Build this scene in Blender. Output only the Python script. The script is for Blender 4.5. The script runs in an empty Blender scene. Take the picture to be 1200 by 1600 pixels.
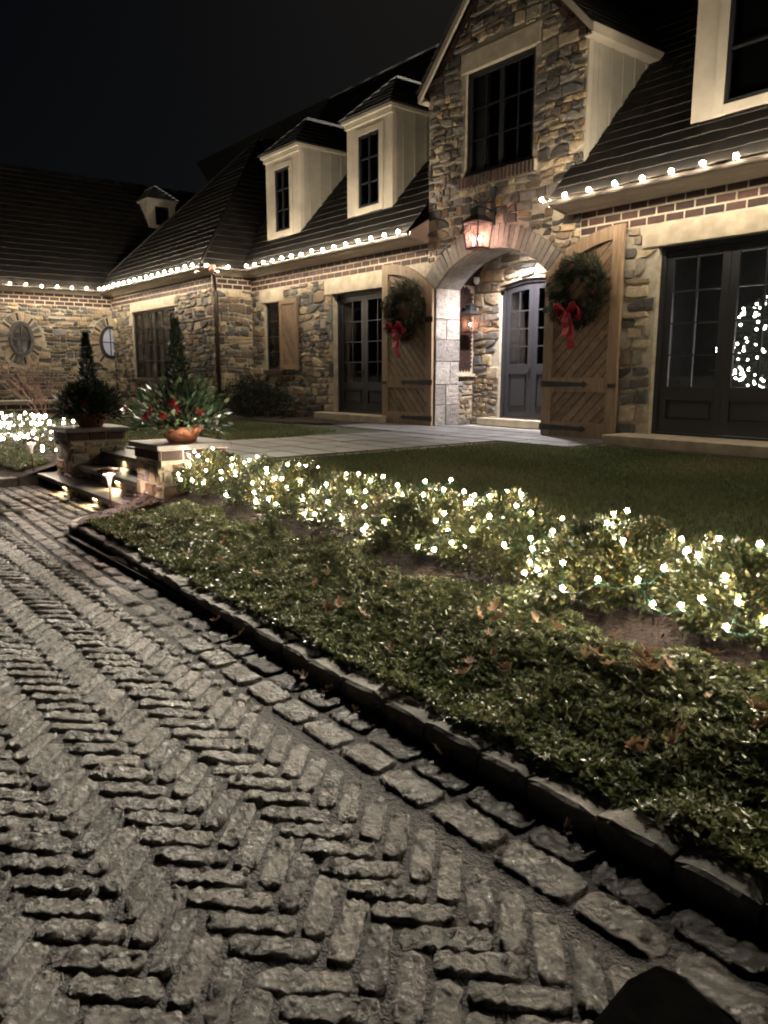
import bpy, math, random
import numpy as np
from mathutils import Vector, Matrix, noise

random.seed(7)
rng = np.random.default_rng(7)
SC = bpy.context.scene
COL = SC.collection
R = math.radians

# ------------------------------------------------------------------ camera
CAM_F, CAM_PITCH, CAM_H = 1200.0, math.atan(216 / 1200.0), 1.5
CAM_AZ = math.atan(965 / (CAM_F / math.cos(CAM_PITCH)))
_f = Vector((-math.cos(CAM_AZ), math.sin(CAM_AZ), 0))
c_rt = Vector((math.sin(CAM_AZ), math.cos(CAM_AZ), 0))
c_fw = _f * math.cos(CAM_PITCH) + Vector((0, 0, -math.sin(CAM_PITCH)))
c_up = _f * math.sin(CAM_PITCH) + Vector((0, 0, math.cos(CAM_PITCH)))
cam_d = bpy.data.cameras.new('camera')
cam = bpy.data.objects.new('camera', cam_d)
COL.objects.link(cam)
cam_d.sensor_fit = 'VERTICAL'
cam_d.sensor_height = 36
cam_d.lens = 27.0
cam_d.clip_end = 2000
m = Matrix((c_rt, c_up, -c_fw)).transposed().to_4x4()
m.translation = Vector((0, 0, CAM_H))
cam.matrix_world = m
SC.camera = cam

# ------------------------------------------------------------------ sky, moon, exposure
MOON_EL, MOON_AZ = R(31), R(-47)     # low light from ahead of the camera, over the left wing
w = bpy.data.worlds.new('World'); SC.world = w; w.use_nodes = True
wn = w.node_tree
sky = wn.nodes.new('ShaderNodeTexSky'); sky.sky_type = 'NISHITA'; sky.sun_disc = False
sky.sun_elevation = MOON_EL; sky.sun_rotation = MOON_AZ
bg = wn.nodes['Background']
wn.links.new(sky.outputs[0], bg.inputs[0]); bg.inputs[1].default_value = 0.000035
sd = bpy.data.lights.new('moon', 'SUN'); sd.energy = 0.52; sd.angle = R(9); sd.color = (1.0, 0.90, 0.74)
so = bpy.data.objects.new('moon', sd); COL.objects.link(so)
sdir = Vector((math.sin(MOON_AZ) * math.cos(MOON_EL), math.cos(MOON_AZ) * math.cos(MOON_EL), math.sin(MOON_EL)))
so.rotation_euler = sdir.to_track_quat('Z', 'Y').to_euler()
so.location = (0, 30, 30)
SC.view_settings.view_transform = 'Standard'
SC.view_settings.look = 'None'
SC.view_settings.gamma = 1
SC.view_settings.use_curve_mapping = False
SC.view_settings.exposure = 3.75
SC.render.engine = 'CYCLES'
SC.cycles.use_denoising = True
SC.cycles.max_bounces = 6
SC.cycles.sample_clamp_indirect = 2.0
SC.cycles.filter_width = 2.0
SC.cycles.caustics_reflective = False
SC.cycles.caustics_refractive = False

E_EAVE, E_HEDGE, E_LHEDGE = 92.0, 78.0, 8.0
WARM = (1.0, 0.84, 0.63)
WARM2 = (1.0, 0.84, 0.62)

# ------------------------------------------------------------------ materials
def nmat(name):
    m = bpy.data.materials.new(name); m.use_nodes = True
    nt = m.node_tree; b = nt.nodes['Principled BSDF']
    return m, nt, b

def N(nt, t, **kw):
    n = nt.nodes.new(t)
    for k, v in kw.items(): setattr(n, k, v)
    return n

def ramp(nt, fac, stops, interp='LINEAR'):
    r = N(nt, 'ShaderNodeValToRGB'); r.color_ramp.interpolation = interp
    cr = r.color_ramp
    while len(cr.elements) < len(stops): cr.elements.new(0.5)
    for e, (p, c) in zip(cr.elements, stops):
        e.position = p; e.color = (*c, 1)
    nt.links.new(fac, r.inputs[0]); return r.outputs[0]

def mixc(nt, a, b, fac, mode='MIX'):
    n = N(nt, 'ShaderNodeMix', data_type='RGBA', blend_type=mode)
    for v, s in ((fac, n.inputs[0]), (a, n.inputs[6]), (b, n.inputs[7])):
        if isinstance(v, (int, float)): s.default_value = v
        elif isinstance(v, tuple): s.default_value = (*v, 1)
        else: nt.links.new(v, s)
    return n.outputs[2]

def noise_n(nt, scale, detail=4, rough=0.6, vec=None, dist=0.0):
    n = N(nt, 'ShaderNodeTexNoise'); n.inputs['Scale'].default_value = scale
    n.inputs['Detail'].default_value = detail; n.inputs['Roughness'].default_value = rough
    n.inputs['Distortion'].default_value = dist
    if vec is None:
        tc = N(nt, 'ShaderNodeTexCoord'); vec = tc.outputs['Object']
    nt.links.new(vec, n.inputs['Vector']); return n.outputs[0]

def bump(nt, b, h, strength, dist=0.01, prev=None):
    n = N(nt, 'ShaderNodeBump'); n.inputs['Strength'].default_value = strength; n.inputs['Distance'].default_value = dist
    nt.links.new(h, n.inputs['Height'])
    if prev is not None: nt.links.new(prev, n.inputs['Normal'])
    nt.links.new(n.outputs[0], b.inputs['Normal']); return n.outputs[0]

def attr(nt, name='rnd'):
    a = N(nt, 'ShaderNodeAttribute', attribute_type='GEOMETRY'); a.attribute_name = name
    return a.outputs['Fac']

def simple(name, col, rough=0.6, metal=0.0, vary=0.35, scale=6, bstr=0.2, bscale=40, spec=0.5, bdist=0.005):
    """plain surface with grain and fine relief"""
    m, nt, b = nmat(name)
    n1 = noise_n(nt, scale, 5)
    dark = tuple(c * (1 - vary) for c in col); lite = tuple(min(1, c * (1 + vary)) for c in col)
    nt.links.new(ramp(nt, n1, [(0.3, dark), (0.7, lite)]), b.inputs['Base Color'])
    b.inputs['Roughness'].default_value = rough; b.inputs['Metallic'].default_value = metal
    b.inputs['Specular IOR Level'].default_value = spec
    if bstr: bump(nt, b, noise_n(nt, bscale, 4), bstr, bdist)
    return m

def pieces_mat(name, stops, rough=0.75, bstr=0.5, bscale=25, bdist=0.012, grain=0.45, gscale=14, spec=0.4, detail=6):
    """stones / bricks: colour picked per piece by its own random value, plus grain and relief"""
    m, nt, b = nmat(name)
    base = ramp(nt, attr(nt), stops)
    g = noise_n(nt, gscale, detail, 0.7)
    gr = ramp(nt, g, [(0.25, (1 - grain,) * 3), (0.75, (1 + grain * 0.6,) * 3)])
    nt.links.new(mixc(nt, base, gr, 1.0, 'MULTIPLY'), b.inputs['Base Color'])
    b.inputs['Roughness'].default_value = rough; b.inputs['Specular IOR Level'].default_value = spec
    bump(nt, b, noise_n(nt, bscale, detail, 0.7), bstr, bdist)
    return m

def leaf_mat(name, stops, rough=0.45, spec=0.5, trans=0.25):
    m, nt, b = nmat(name)
    c = ramp(nt, attr(nt), stops)
    nt.links.new(c, b.inputs['Base Color'])
    b.inputs['Roughness'].default_value = rough; b.inputs['Specular IOR Level'].default_value = spec
    if trans:
        t = N(nt, 'ShaderNodeBsdfTranslucent'); nt.links.new(c, t.inputs[0])
        mx = N(nt, 'ShaderNodeMixShader'); mx.inputs[0].default_value = trans
        nt.links.new(b.outputs[0], mx.inputs[1]); nt.links.new(t.outputs[0], mx.inputs[2])
        nt.links.new(mx.outputs[0], nt.nodes['Material Output'].inputs[0])
    return m

def emit_mat(name, col, strength):
    m, nt, b = nmat(name)
    b.inputs['Base Color'].default_value = (0.8, 0.8, 0.8, 1)
    b.inputs['Emission Color'].default_value = (*col, 1); b.inputs['Emission Strength'].default_value = strength
    return m

def glass_mat(name, tint=(0.8, 0.82, 0.85), refl=0.08):
    m, nt, b = nmat(name)
    t = N(nt, 'ShaderNodeBsdfTransparent'); t.inputs[0].default_value = (*tint, 1)
    g = N(nt, 'ShaderNodeBsdfGlossy'); g.inputs['Roughness'].default_value = 0.03
    bmp = N(nt, 'ShaderNodeBump'); bmp.inputs['Strength'].default_value = 0.05; bmp.inputs['Distance'].default_value = 0.01
    nt.links.new(noise_n(nt, 3, 2), bmp.inputs['Height']); nt.links.new(bmp.outputs[0], g.inputs['Normal'])
    lw = N(nt, 'ShaderNodeFresnel'); lw.inputs[0].default_value = 1.5
    mx = N(nt, 'ShaderNodeMixShader')
    ad = N(nt, 'ShaderNodeMath', operation='ADD'); ad.inputs[1].default_value = refl; nt.links.new(lw.outputs[0], ad.inputs[0])
    nt.links.new(ad.outputs[0], mx.inputs[0]); nt.links.new(t.outputs[0], mx.inputs[1]); nt.links.new(g.outputs[0], mx.inputs[2])
    nt.links.new(mx.outputs[0], nt.nodes['Material Output'].inputs[0])
    return m

def wood_mat(name, c0, c1, axis='Z'):
    m, nt, b = nmat(name)
    tc = N(nt, 'ShaderNodeTexCoord'); mp = N(nt, 'ShaderNodeMapping')
    mp.inputs['Scale'].default_value = {'Z': (14, 14, 1.2), 'D1': (9, 9, 9), 'X': (1.2, 14, 14)}[axis]
    nt.links.new(tc.outputs['Object'], mp.inputs[0])
    n1 = noise_n(nt, 1.5, 6, 0.65, mp.outputs[0], 0.6)
    a = attr(nt)
    base = ramp(nt, n1, [(0.25, c0), (0.6, c1), (0.85, tuple(x * 1.25 for x in c1))])
    v = ramp(nt, a, [(0, (0.72,) * 3), (1, (1.2,) * 3)])
    k = noise_n(nt, 5, 2)
    kn = ramp(nt, k, [(0.22, (0.45, 0.4, 0.36)), (0.33, (1, 1, 1))])
    nt.links.new(mixc(nt, mixc(nt, base, v, 1.0, 'MULTIPLY'), kn, 1.0, 'MULTIPLY'), b.inputs['Base Color'])
    b.inputs['Roughness'].default_value = 0.6
    bump(nt, b, n1, 0.35, 0.004)
    return m

M = {}
M['stone'] = pieces_mat('fieldstone', [(0, (0.045, 0.040, 0.036)), (0.2, (0.075, 0.070, 0.064)), (0.36, (0.12, 0.115, 0.108)), (0.48, (0.14, 0.09, 0.055)), (0.58, (0.22, 0.175, 0.12)),
                                       (0.70, (0.19, 0.185, 0.175)), (0.82, (0.33, 0.26, 0.17)), (0.92, (0.42, 0.35, 0.24)), (1, (0.30, 0.20, 0.11))], bstr=0.8, bscale=18, bdist=0.03, grain=0.5)
M['mortar'] = simple('lime_mortar', (0.36, 0.322, 0.252), 0.9, vary=0.25, scale=9, bstr=0.5, bscale=60, bdist=0.008)
M['limestone'] = simple('limestone', (0.37, 0.32, 0.24), 0.8, vary=0.25, scale=5, bstr=0.4, bscale=22, bdist=0.01)
M['jambstone'] = pieces_mat('split_limestone', [(0, (0.19, 0.175, 0.165)), (1, (0.36, 0.33, 0.30))], bstr=1.0, bscale=16, bdist=0.06, grain=0.5, gscale=9)
M['brick'] = pieces_mat('brick_red', [(0, (0.024, 0.0125, 0.0105)), (0.5, (0.044, 0.020, 0.017)), (1, (0.072, 0.032, 0.025))], 0.8, 0.4, 40, 0.006)
M['voussoir'] = pieces_mat('arch_stone', [(0, (0.14, 0.133, 0.12)), (1, (0.27, 0.25, 0.22))], bstr=0.6, bscale=18, bdist=0.015)
M['roof'] = pieces_mat('slate_shingle', [(0, (0.007, 0.006, 0.0055)), (0.6, (0.012, 0.010, 0.0088)), (1, (0.020, 0.0155, 0.012))], 0.75, 0.4, 30, 0.01)
M['trim'] = simple('cream_paint', (0.42, 0.38, 0.31), 0.55, vary=0.2, scale=1.6, bstr=0.08, bscale=50)
M['cheek'] = simple('taupe_paint', (0.33, 0.31, 0.26), 0.6, vary=0.2, scale=1.6, bstr=0.08, bscale=50)
M['dark'] = simple('slate_paint', (0.014, 0.0145, 0.017), 0.42, vary=0.15, scale=3, bstr=0.05, bscale=60)
M['entry'] = simple('entry_door_paint', (0.022, 0.022, 0.026), 0.4, vary=0.12, scale=3, bstr=0.06, bscale=60)
M['glass'] = glass_mat('window_glass')
M['black'] = simple('dark_interior', (0.028, 0.027, 0.026), 0.9, vary=0.2, bstr=0)
M['curtain'] = simple('pale_curtain', (0.72, 0.70, 0.66), 0.9, vary=0.1, bstr=0.1)
M['wood'] = wood_mat('oak_frame', (0.105, 0.066, 0.037), (0.24, 0.165, 0.10))
M['plank'] = wood_mat('oak_plank', (0.082, 0.052, 0.030), (0.21, 0.142, 0.085), 'D1')
M['iron'] = simple('aged_iron', (0.035, 0.036, 0.036), 0.55, 0.6, vary=0.3, bstr=0.2)
M['copper'] = simple('aged_copper', (0.16, 0.075, 0.05), 0.45, 0.75, vary=0.4, bstr=0.15)
M['downspout'] = simple('brown_downspout', (0.045, 0.028, 0.022), 0.5, 0.3, vary=0.3, bstr=0.1)
M['brightcopper'] = simple('bright_copper', (0.75, 0.40, 0.29), 0.35, 0.9, vary=0.15, bstr=0.1)
M['gutter'] = simple('gutter_metal', (0.035, 0.027, 0.021), 0.7, 0.1, vary=0.3, bstr=0.1)
M['cobble'] = pieces_mat('granite_sett', [(0, (0.060, 0.056, 0.049)), (0.5, (0.11, 0.102, 0.089)), (1, (0.19, 0.175, 0.153))], 0.34, 1.0, 48, 0.030, 0.5, 24, 0.5, 9)
_m, _nt, _b = M['cobble'], M['cobble'].node_tree, M['cobble'].node_tree.nodes['Principled BSDF']
_v = N(_nt, 'ShaderNodeTexVoronoi'); _v.inputs['Scale'].default_value = 60; _tc = N(_nt, 'ShaderNodeTexCoord'); _nt.links.new(_tc.outputs['Object'], _v.inputs['Vector'])
_h = N(_nt, 'ShaderNodeMath', operation='MULTIPLY_ADD'); _h.inputs[1].default_value = 0.25
_nt.links.new(_v.outputs['Distance'], _h.inputs[0]); _nt.links.new(noise_n(_nt, 34, 10, 0.75), _h.inputs[2])
bump(_nt, _b, _h.outputs[0], 1.0, 0.05)
M['joint'] = simple('sand_joint', (0.020, 0.018, 0.0155), 0.75, vary=0.45, scale=14, bstr=1.0, bscale=50, bdist=0.03)
M['curb'] = pieces_mat('granite_curb', [(0, (0.25, 0.235, 0.21)), (1, (0.42, 0.395, 0.355))], 0.7, 0.8, 30, 0.02, 0.4, 18)
M['bluestone'] = pieces_mat('bluestone', [(0, (0.075, 0.078, 0.082)), (1, (0.13, 0.132, 0.135))], 0.5, 0.25, 12, 0.01, 0.3, 6)
M['patiojoint'] = simple('patio_joint', (0.33, 0.31, 0.28), 0.9, vary=0.2, bstr=0.3)
M['tread'] = simple('thermal_bluestone', (0.115, 0.108, 0.105), 0.42, vary=0.25, scale=8, bstr=0.25, bscale=30)
M['mulch'] = simple('bark_mulch', (0.026, 0.016, 0.012), 0.9, vary=0.6, scale=35, bstr=1.0, bscale=45, bdist=0.04)
M['chips'] = leaf_mat('bark_chips', [(0, (0.02, 0.012, 0.009)), (0.7, (0.05, 0.029, 0.021)), (1, (0.10, 0.065, 0.045))], 0.85, 0.2, 0)
M['soil'] = simple('lawn_soil', (0.030, 0.040, 0.014), 0.95, vary=0.5, scale=12, bstr=0.6, bscale=60, bdist=0.02)
M['ground'] = simple('far_ground', (0.02, 0.022, 0.015), 0.95, vary=0.4, scale=2, bstr=0.3)
M['grass'] = leaf_mat('grass_blade', [(0, (0.075, 0.10, 0.042)), (0.6, (0.145, 0.17, 0.075)), (0.9, (0.19, 0.20, 0.10)), (1, (0.25, 0.22, 0.14))], 0.6, 0.2, 0.2)
M['cover'] = leaf_mat('pachysandra_leaf', [(0, (0.048, 0.070, 0.028)), (0.55, (0.128, 0.150, 0.060)), (0.85, (0.205, 0.215, 0.10)), (1, (0.28, 0.22, 0.12))], 0.32, 0.8, 0.28)
M['stemg'] = simple('green_stem', (0.10, 0.085, 0.04), 0.7, vary=0.3, bstr=0)
M['box'] = leaf_mat('boxwood_leaf', [(0, (0.012, 0.022, 0.008)), (0.45, (0.036, 0.047, 0.015)), (0.75, (0.088, 0.074, 0.023)), (1, (0.15, 0.082, 0.03))], 0.4, 0.5, 0.12)
M['darkbox'] = leaf_mat('dark_boxwood_leaf', [(0, (0.010, 0.014, 0.008)), (1, (0.024, 0.03, 0.014))], 0.6, 0.2, 0.1)
M['conifer'] = leaf_mat('spruce_needle', [(0, (0.008, 0.016, 0.008)), (0.7, (0.022, 0.036, 0.018)), (1, (0.05, 0.06, 0.03))], 0.6, 0.3, 0.1)
M['wreath'] = leaf_mat('fir_needle', [(0, (0.015, 0.022, 0.012)), (0.7, (0.040, 0.052, 0.028)), (1, (0.085, 0.085, 0.05))], 0.55, 0.3, 0.1)
M['magnolia'] = leaf_mat('magnolia_leaf', [(0, (0.03, 0.065, 0.03)), (0.7, (0.07, 0.12, 0.06)), (1, (0.15, 0.18, 0.09))], 0.35, 0.6, 0.15)
M['redpetal'] = leaf_mat('red_petal', [(0, (0.30, 0.012, 0.02)), (1, (0.55, 0.03, 0.05))], 0.5, 0.3, 0.2)
M['ribbon'] = simple('red_velvet', (0.24, 0.003, 0.016), 0.75, vary=0.2, scale=20, bstr=0.15)
M['twig'] = simple('bare_twig', (0.17, 0.09, 0.07), 0.8, vary=0.3, bstr=0.2)
M['bark'] = simple('bark', (0.06, 0.045, 0.035), 0.9, vary=0.3, bstr=0.4)
M['oak'] = leaf_mat('dry_oak_leaf', [(0, (0.12, 0.07, 0.038)), (0.6, (0.22, 0.135, 0.075)), (1, (0.36, 0.26, 0.17))], 0.65, 0.3, 0.2)
M['terracotta'] = simple('terracotta', (0.42, 0.17, 0.095), 0.75, vary=0.2, bstr=0.2)
M['wire'] = simple('green_wire', (0.006, 0.05, 0.038), 0.5, vary=0.1, bstr=0)
M['blackwire'] = simple('dark_wire', (0.02, 0.02, 0.018), 0.5, vary=0.1, bstr=0)
M['mat'] = simple('matte_black', (0.004, 0.004, 0.0038), 0.9, vary=0.3, scale=20, bstr=0.4, bscale=120, spec=0.0)  # even near-black for the added slab of unknown kind
M['white'] = simple('white_plastic', (0.7, 0.7, 0.7), 0.4, vary=0.05, bstr=0)
def haze_glass(name, col, w):
    m, nt, b = nmat(name)
    t = N(nt, 'ShaderNodeBsdfTransparent'); d = N(nt, 'ShaderNodeBsdfTranslucent'); d.inputs[0].default_value = (*col, 1)
    mx = N(nt, 'ShaderNodeMixShader'); mx.inputs[0].default_value = w
    nt.links.new(t.outputs[0], mx.inputs[1]); nt.links.new(d.outputs[0], mx.inputs[2]); nt.links.new(mx.outputs[0], nt.nodes['Material Output'].inputs[0])
    return m
M['haloshell'] = haze_glass('bulb_halo_shell', (1.0, 0.85, 0.6), 0.035)  # thin hazy shell added round each bulb to imitate its glow halo
M['lanternglass'] = haze_glass('seeded_lantern_glass', (1.0, 0.72, 0.62), 0.07)
M['bulb'] = emit_mat('eave_bulb_glow', WARM, E_EAVE)
M['hbulb'] = emit_mat('hedge_bulb_glow', WARM2, E_HEDGE)
M['lbulb'] = emit_mat('net_bulb_glow', (1.0, 0.86, 0.66), E_LHEDGE)
M['flame'] = emit_mat('candle_bulb_glow', (1.0, 0.55, 0.44), 46.0)
M['flame2'] = emit_mat('dim_candle_glow', (1.0, 0.55, 0.36), 22.0)
M['steplamp'] = emit_mat('step_lamp_glow', (1.0, 0.74, 0.38), 2.0)
M['pathlamp'] = emit_mat('path_lamp_glow', (1.0, 0.72, 0.60), 16.0)
M['trumpetglow'] = emit_mat('self_lit_copper', (1.0, 0.66, 0.52), 0.045)  # emission put in to stand for lamp light on the copper trumpet
M['downlamp'] = emit_mat('downlight_glow', (1.0, 0.93, 0.92), 12.0)
M['treebulb'] = emit_mat('tree_bulb_glow', (1.0, 0.95, 0.85), 3.0)
M['litblind'] = emit_mat('lit_blind', (0.85, 0.85, 1.0), 0.016)
M['dimblind'] = simple('dim_blind', (0.16, 0.155, 0.15), 0.9, vary=0.1, bstr=0)

# ------------------------------------------------------------------ object helpers
def setp(o, label=None, cat=None, group=None, kind=None):
    if label: o['label'] = label
    if cat: o['category'] = cat
    if group: o['group'] = group
    if kind: o['kind'] = kind
    return o

def thing(name, loc, label, cat, group=None):
    o = bpy.data.objects.new(name, None); COL.objects.link(o); o.location = loc
    o.empty_display_size = 0.1
    return setp(o, label, cat, group)

def parent(o, p):
    o.parent = p
    if p.type == 'EMPTY': o.matrix_parent_inverse = Matrix.Translation(-Vector(p.location))
    return o

def link(name, me, mat, par=None, loc=None):
    o = bpy.data.objects.new(name, me); COL.objects.link(o)
    if mat is not None and not me.materials: me.materials.append(M[mat])
    if loc is not None: o.location = loc
    if par is not None: parent(o, par)
    return o

def fast_mesh(name, V, F, rnd=None, smooth=False):
    """V (n,3), F (m,k) with constant k"""
    me = bpy.data.meshes.new(name)
    V = np.asarray(V, np.float32); F = np.asarray(F, np.int32); mct, k = F.shape
    me.vertices.add(len(V)); me.vertices.foreach_set('co', V.ravel())
    me.loops.add(mct * k); me.loops.foreach_set('vertex_index', F.ravel())
    me.polygons.add(mct)
    me.polygons.foreach_set('loop_start', np.arange(0, mct * k, k, dtype=np.int32))
    me.polygons.foreach_set('loop_total', np.full(mct, k, np.int32))
    if smooth: me.polygons.foreach_set('use_smooth', np.ones(mct, bool))
    me.update(calc_edges=True)
    if rnd is not None:
        a = me.attributes.new('rnd', 'FLOAT', 'FACE'); a.data.foreach_set('value', np.asarray(rnd, np.float32))
    return me

class MB:
    """collects shapes, builds one mesh object"""
    def __init__(s): s.v = []; s.f = []; s.r = []; s.cur = 0.5
    def add(s, vs, fs):
        n = len(s.v); s.v += [tuple(v) for v in vs]
        s.f += [tuple(i + n for i in f) for f in fs]; s.r += [s.cur] * len(fs)
        return s
    def box(s, a, b):
        x0, y0, z0 = (min(p, q) for p, q in zip(a, b)); x1, y1, z1 = (max(p, q) for p, q in zip(a, b))
        return s.add([(x0, y0, z0), (x1, y0, z0), (x1, y1, z0), (x0, y1, z0), (x0, y0, z1), (x1, y0, z1), (x1, y1, z1), (x0, y1, z1)],
                     [(0, 3, 2, 1), (4, 5, 6, 7), (0, 1, 5, 4), (1, 2, 6, 5), (2, 3, 7, 6), (3, 0, 4, 7)])
    def prism(s, poly, d):
        """poly: list of 3D points (planar), extruded by vector d"""
        n = len(poly); d = Vector(d); a = [Vector(p) for p in poly]; b = [p + d for p in a]
        fs = [tuple(range(n)), tuple(range(2 * n - 1, n - 1, -1))]
        fs += [(i, n + i, n + (i + 1) % n, (i + 1) % n) for i in range(n)]
        return s.add(a + b, fs)
    def quad(s, *p): return s.add(p, [tuple(range(len(p)))])
    def tube(s, pts, r, n=6, r1=None, closed=False):
        pts = [Vector(p) for p in pts]; vs = []; L = len(pts)
        for i, p in enumerate(pts):
            t = (pts[(i + 1) % L] - pts[i - 1]) if closed else (pts[min(i + 1, L - 1)] - pts[max(i - 1, 0)])
            t.normalize(); u = t.orthogonal() if abs(t.z) > 0.9 else t.cross(Vector((0, 0, 1)))
            if abs(t.z) > 0.9: u = t.cross(Vector((1, 0, 0)))
            u.normalize(); v = t.cross(u)
            rr = r if r1 is None else r + (r1 - r) * i / max(1, L - 1)
            vs += [p + (u * math.cos(a) + v * math.sin(a)) * rr for a in [2 * math.pi * k / n for k in range(n)]]
        fs = []
        for i in range(L if closed else L - 1):
            j = (i + 1) % L
            fs += [(i * n + k, i * n + (k + 1) % n, j * n + (k + 1) % n, j * n + k) for k in range(n)]
        if not closed: fs += [tuple(range(n - 1, -1, -1)), tuple((L - 1) * n + k for k in range(n))]
        return s.add(vs, fs)
    def lathe(s, prof, c, n=16):
        vs = []; fs = []
        for (r, z) in prof:
            vs += [(c[0] + r * math.cos(2 * math.pi * k / n), c[1] + r * math.sin(2 * math.pi * k / n), c[2] + z) for k in range(n)]
        for i in range(len(prof) - 1):
            fs += [(i * n + k, i * n + (k + 1) % n, (i + 1) * n + (k + 1) % n, (i + 1) * n + k) for k in range(n)]
        fs += [tuple(range(n - 1, -1, -1)), tuple((len(prof) - 1) * n + k for k in range(n))]
        return s.add(vs, fs)
    def mesh(s, name, smooth=False):
        me = bpy.data.meshes.new(name); me.from_pydata([tuple(v) for v in s.v], [], s.f)
        a = me.attributes.new('rnd', 'FLOAT', 'FACE'); a.data.foreach_set('value', np.array(s.r, np.float32))
        if smooth:
            me.polygons.foreach_set('use_smooth', np.ones(len(s.f), bool))
        me.update(); return me
    def build(s, name, mat, par=None, smooth=False, bevel=0.0):
        o = link(name, s.mesh(name, smooth), mat, par)
        if bevel:
            b = o.modifiers.new('bevel', 'BEVEL'); b.width = bevel; b.segments = 2; b.limit_method = 'ANGLE'
        return o

def proj(p):
    q = Vector(p) - Vector((0, 0, CAM_H)); z = q.dot(c_fw)
    if z < 0.05: return None
    return (600 + CAM_F * q.dot(c_rt) / z, 800 - CAM_F * q.dot(c_up) / z, z)

def px_area(verts):
    pts = [proj(v) for v in verts[::max(1, len(verts) // 8)]]
    if any(p is None for p in pts): return 0
    x0, x1 = max(0, min(p[0] for p in pts)), min(1200, max(p[0] for p in pts))
    y0, y1 = max(0, min(p[1] for p in pts)), min(1600, max(p[1] for p in pts))
    return max(0, x1 - x0) * max(0, y1 - y0)

class Pieces:
    """pieces of one kind on one thing: the 300 that show largest become parts, the rest one 'stuff' part"""
    def __init__(s, name, rest, mat, restparent, limit=300, smooth=False):
        s.name, s.rest, s.mat, s.rp, s.limit, s.items, s.smooth = name, rest, mat, restparent, limit, [], smooth
    def add(s, vs, fs, par, rnd): s.items.append((vs, fs, par, rnd))
    def flush(s):
        sc = sorted(range(len(s.items)), key=lambda i: -px_area(s.items[i][0]))
        for i in sc[:s.limit]:
            vs, fs, par, rnd = s.items[i]
            mb = MB(); mb.cur = rnd; mb.add(vs, fs); mb.build(s.name, s.mat, par, s.smooth)
        if len(sc) > s.limit:
            mb = MB()
            for i in sc[s.limit:]:
                vs, fs, par, rnd = s.items[i]; mb.cur = rnd; mb.add(vs, fs)
            setp(mb.build(s.rest, s.mat, s.rp, s.smooth), kind='stuff')

# ------------------------------------------------------------------ foliage helpers
def leaf_cloud(name, P, D, L, W, rnd, fold=0.25, tips=None):
    """P base points, D directions, L lengths, W widths: folded diamond leaves, two triangles each"""
    P = np.asarray(P, float); D = np.asarray(D, float); D /= np.linalg.norm(D, axis=1)[:, None] + 1e-9
    n = len(P); up = rng.normal(size=(n, 3)) * 0.5 + np.array([0, 0, 1.0])
    S = np.cross(D, up); S /= np.linalg.norm(S, axis=1)[:, None] + 1e-9
    U = np.cross(S, D)
    L = np.asarray(L)[:, None]; Wd = np.asarray(W)[:, None]
    mid = P + D * L * 0.5
    V = np.stack([P, mid + S * Wd / 2 + U * Wd * fold, P + D * L, mid - S * Wd / 2 + U * Wd * fold], 1).reshape(-1, 3)
    i = np.arange(n)[:, None] * 4
    F = np.concatenate([i + np.array([[0, 1, 2]]), i + np.array([[0, 2, 3]])], 1).reshape(-1, 3)
    return fast_mesh(name, V, F, np.repeat(rnd, 2))

def rand_dirs(n, zmin=-1):
    z = rng.uniform(zmin, 1, n); a = rng.uniform(0, 2 * math.pi, n); r = np.sqrt(1 - z * z)
    return np.stack([r * np.cos(a), r * np.sin(a), z], 1)

def nz(x, y, z=0.0): return noise.noise(Vector((x, y, z)))

# ------------------------------------------------------------------ layout constants
PZ = 0.48                       # patio / lawn level
YF = 10.10                      # main facade plane
YW = 8.98                       # projecting wing front
XR = -18.30                     # wing return wall (faces +X)
XL = -25.50                     # far left wall (faces +X)
BX0, BX1 = -11.40, -7.87        # gable bay
AX0, AX1, ASP, ATOP = -11.16, -8.43, 3.09, 3.67   # entrance arch
ACX = (AX0 + AX1) / 2; AH = (AX1 - AX0) / 2
AR = (AH * AH + (ATOP - ASP) ** 2) / (2 * (ATOP - ASP)); ACZ = ATOP - AR
AOUT = AR + 0.36
ZB = 3.585                      # underside of brick band
ROOF_E, ROOF_Z, SLOPE, OV = 0.52, 4.09, 1.10, 0.52
X_END = 5.0

def curb_y(x): return 1.94 + 0.0035 * x * x

def ground_z(x, y):
    y0 = curb_y(max(-7.6, min(0, x))) + 0.14
    t = min(1, max(0, (y - y0) / (4.0 - y0)))
    z = 0.075 + (PZ - 0.075) * (t * t * (3 - 2 * t))
    return z + 0.018 * nz(x * 1.7, y * 1.7)

# ================================================================== SETTING
mb = MB(); mb.quad((-300, -300, -0.06), (300, -300, -0.06), (300, 300, -0.06), (-300, 300, -0.06))
setp(mb.build('ground', 'ground'), kind='structure')

# lawn surfaces
def sheet(name, x0, x1, y0, y1, nx, ny, zf, mat, keep=None):
    V = [(x0 + (x1 - x0) * i / nx, y0 + (y1 - y0) * j / ny) for j in range(ny + 1) for i in range(nx + 1)]
    V = [(x, y, zf(x, y)) for x, y in V]
    F = []
    for j in range(ny):
        for i in range(nx):
            a = j * (nx + 1) + i
            cx, cy = x0 + (x1 - x0) * (i + .5) / nx, y0 + (y1 - y0) * (j + .5) / ny
            if keep is None or keep(cx, cy): F.append((a, a + 1, a + nx + 2, a + nx + 1))
    me = fast_mesh(name, V, F, smooth=True)
    return setp(link(name, me, mat), kind='structure')

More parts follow.
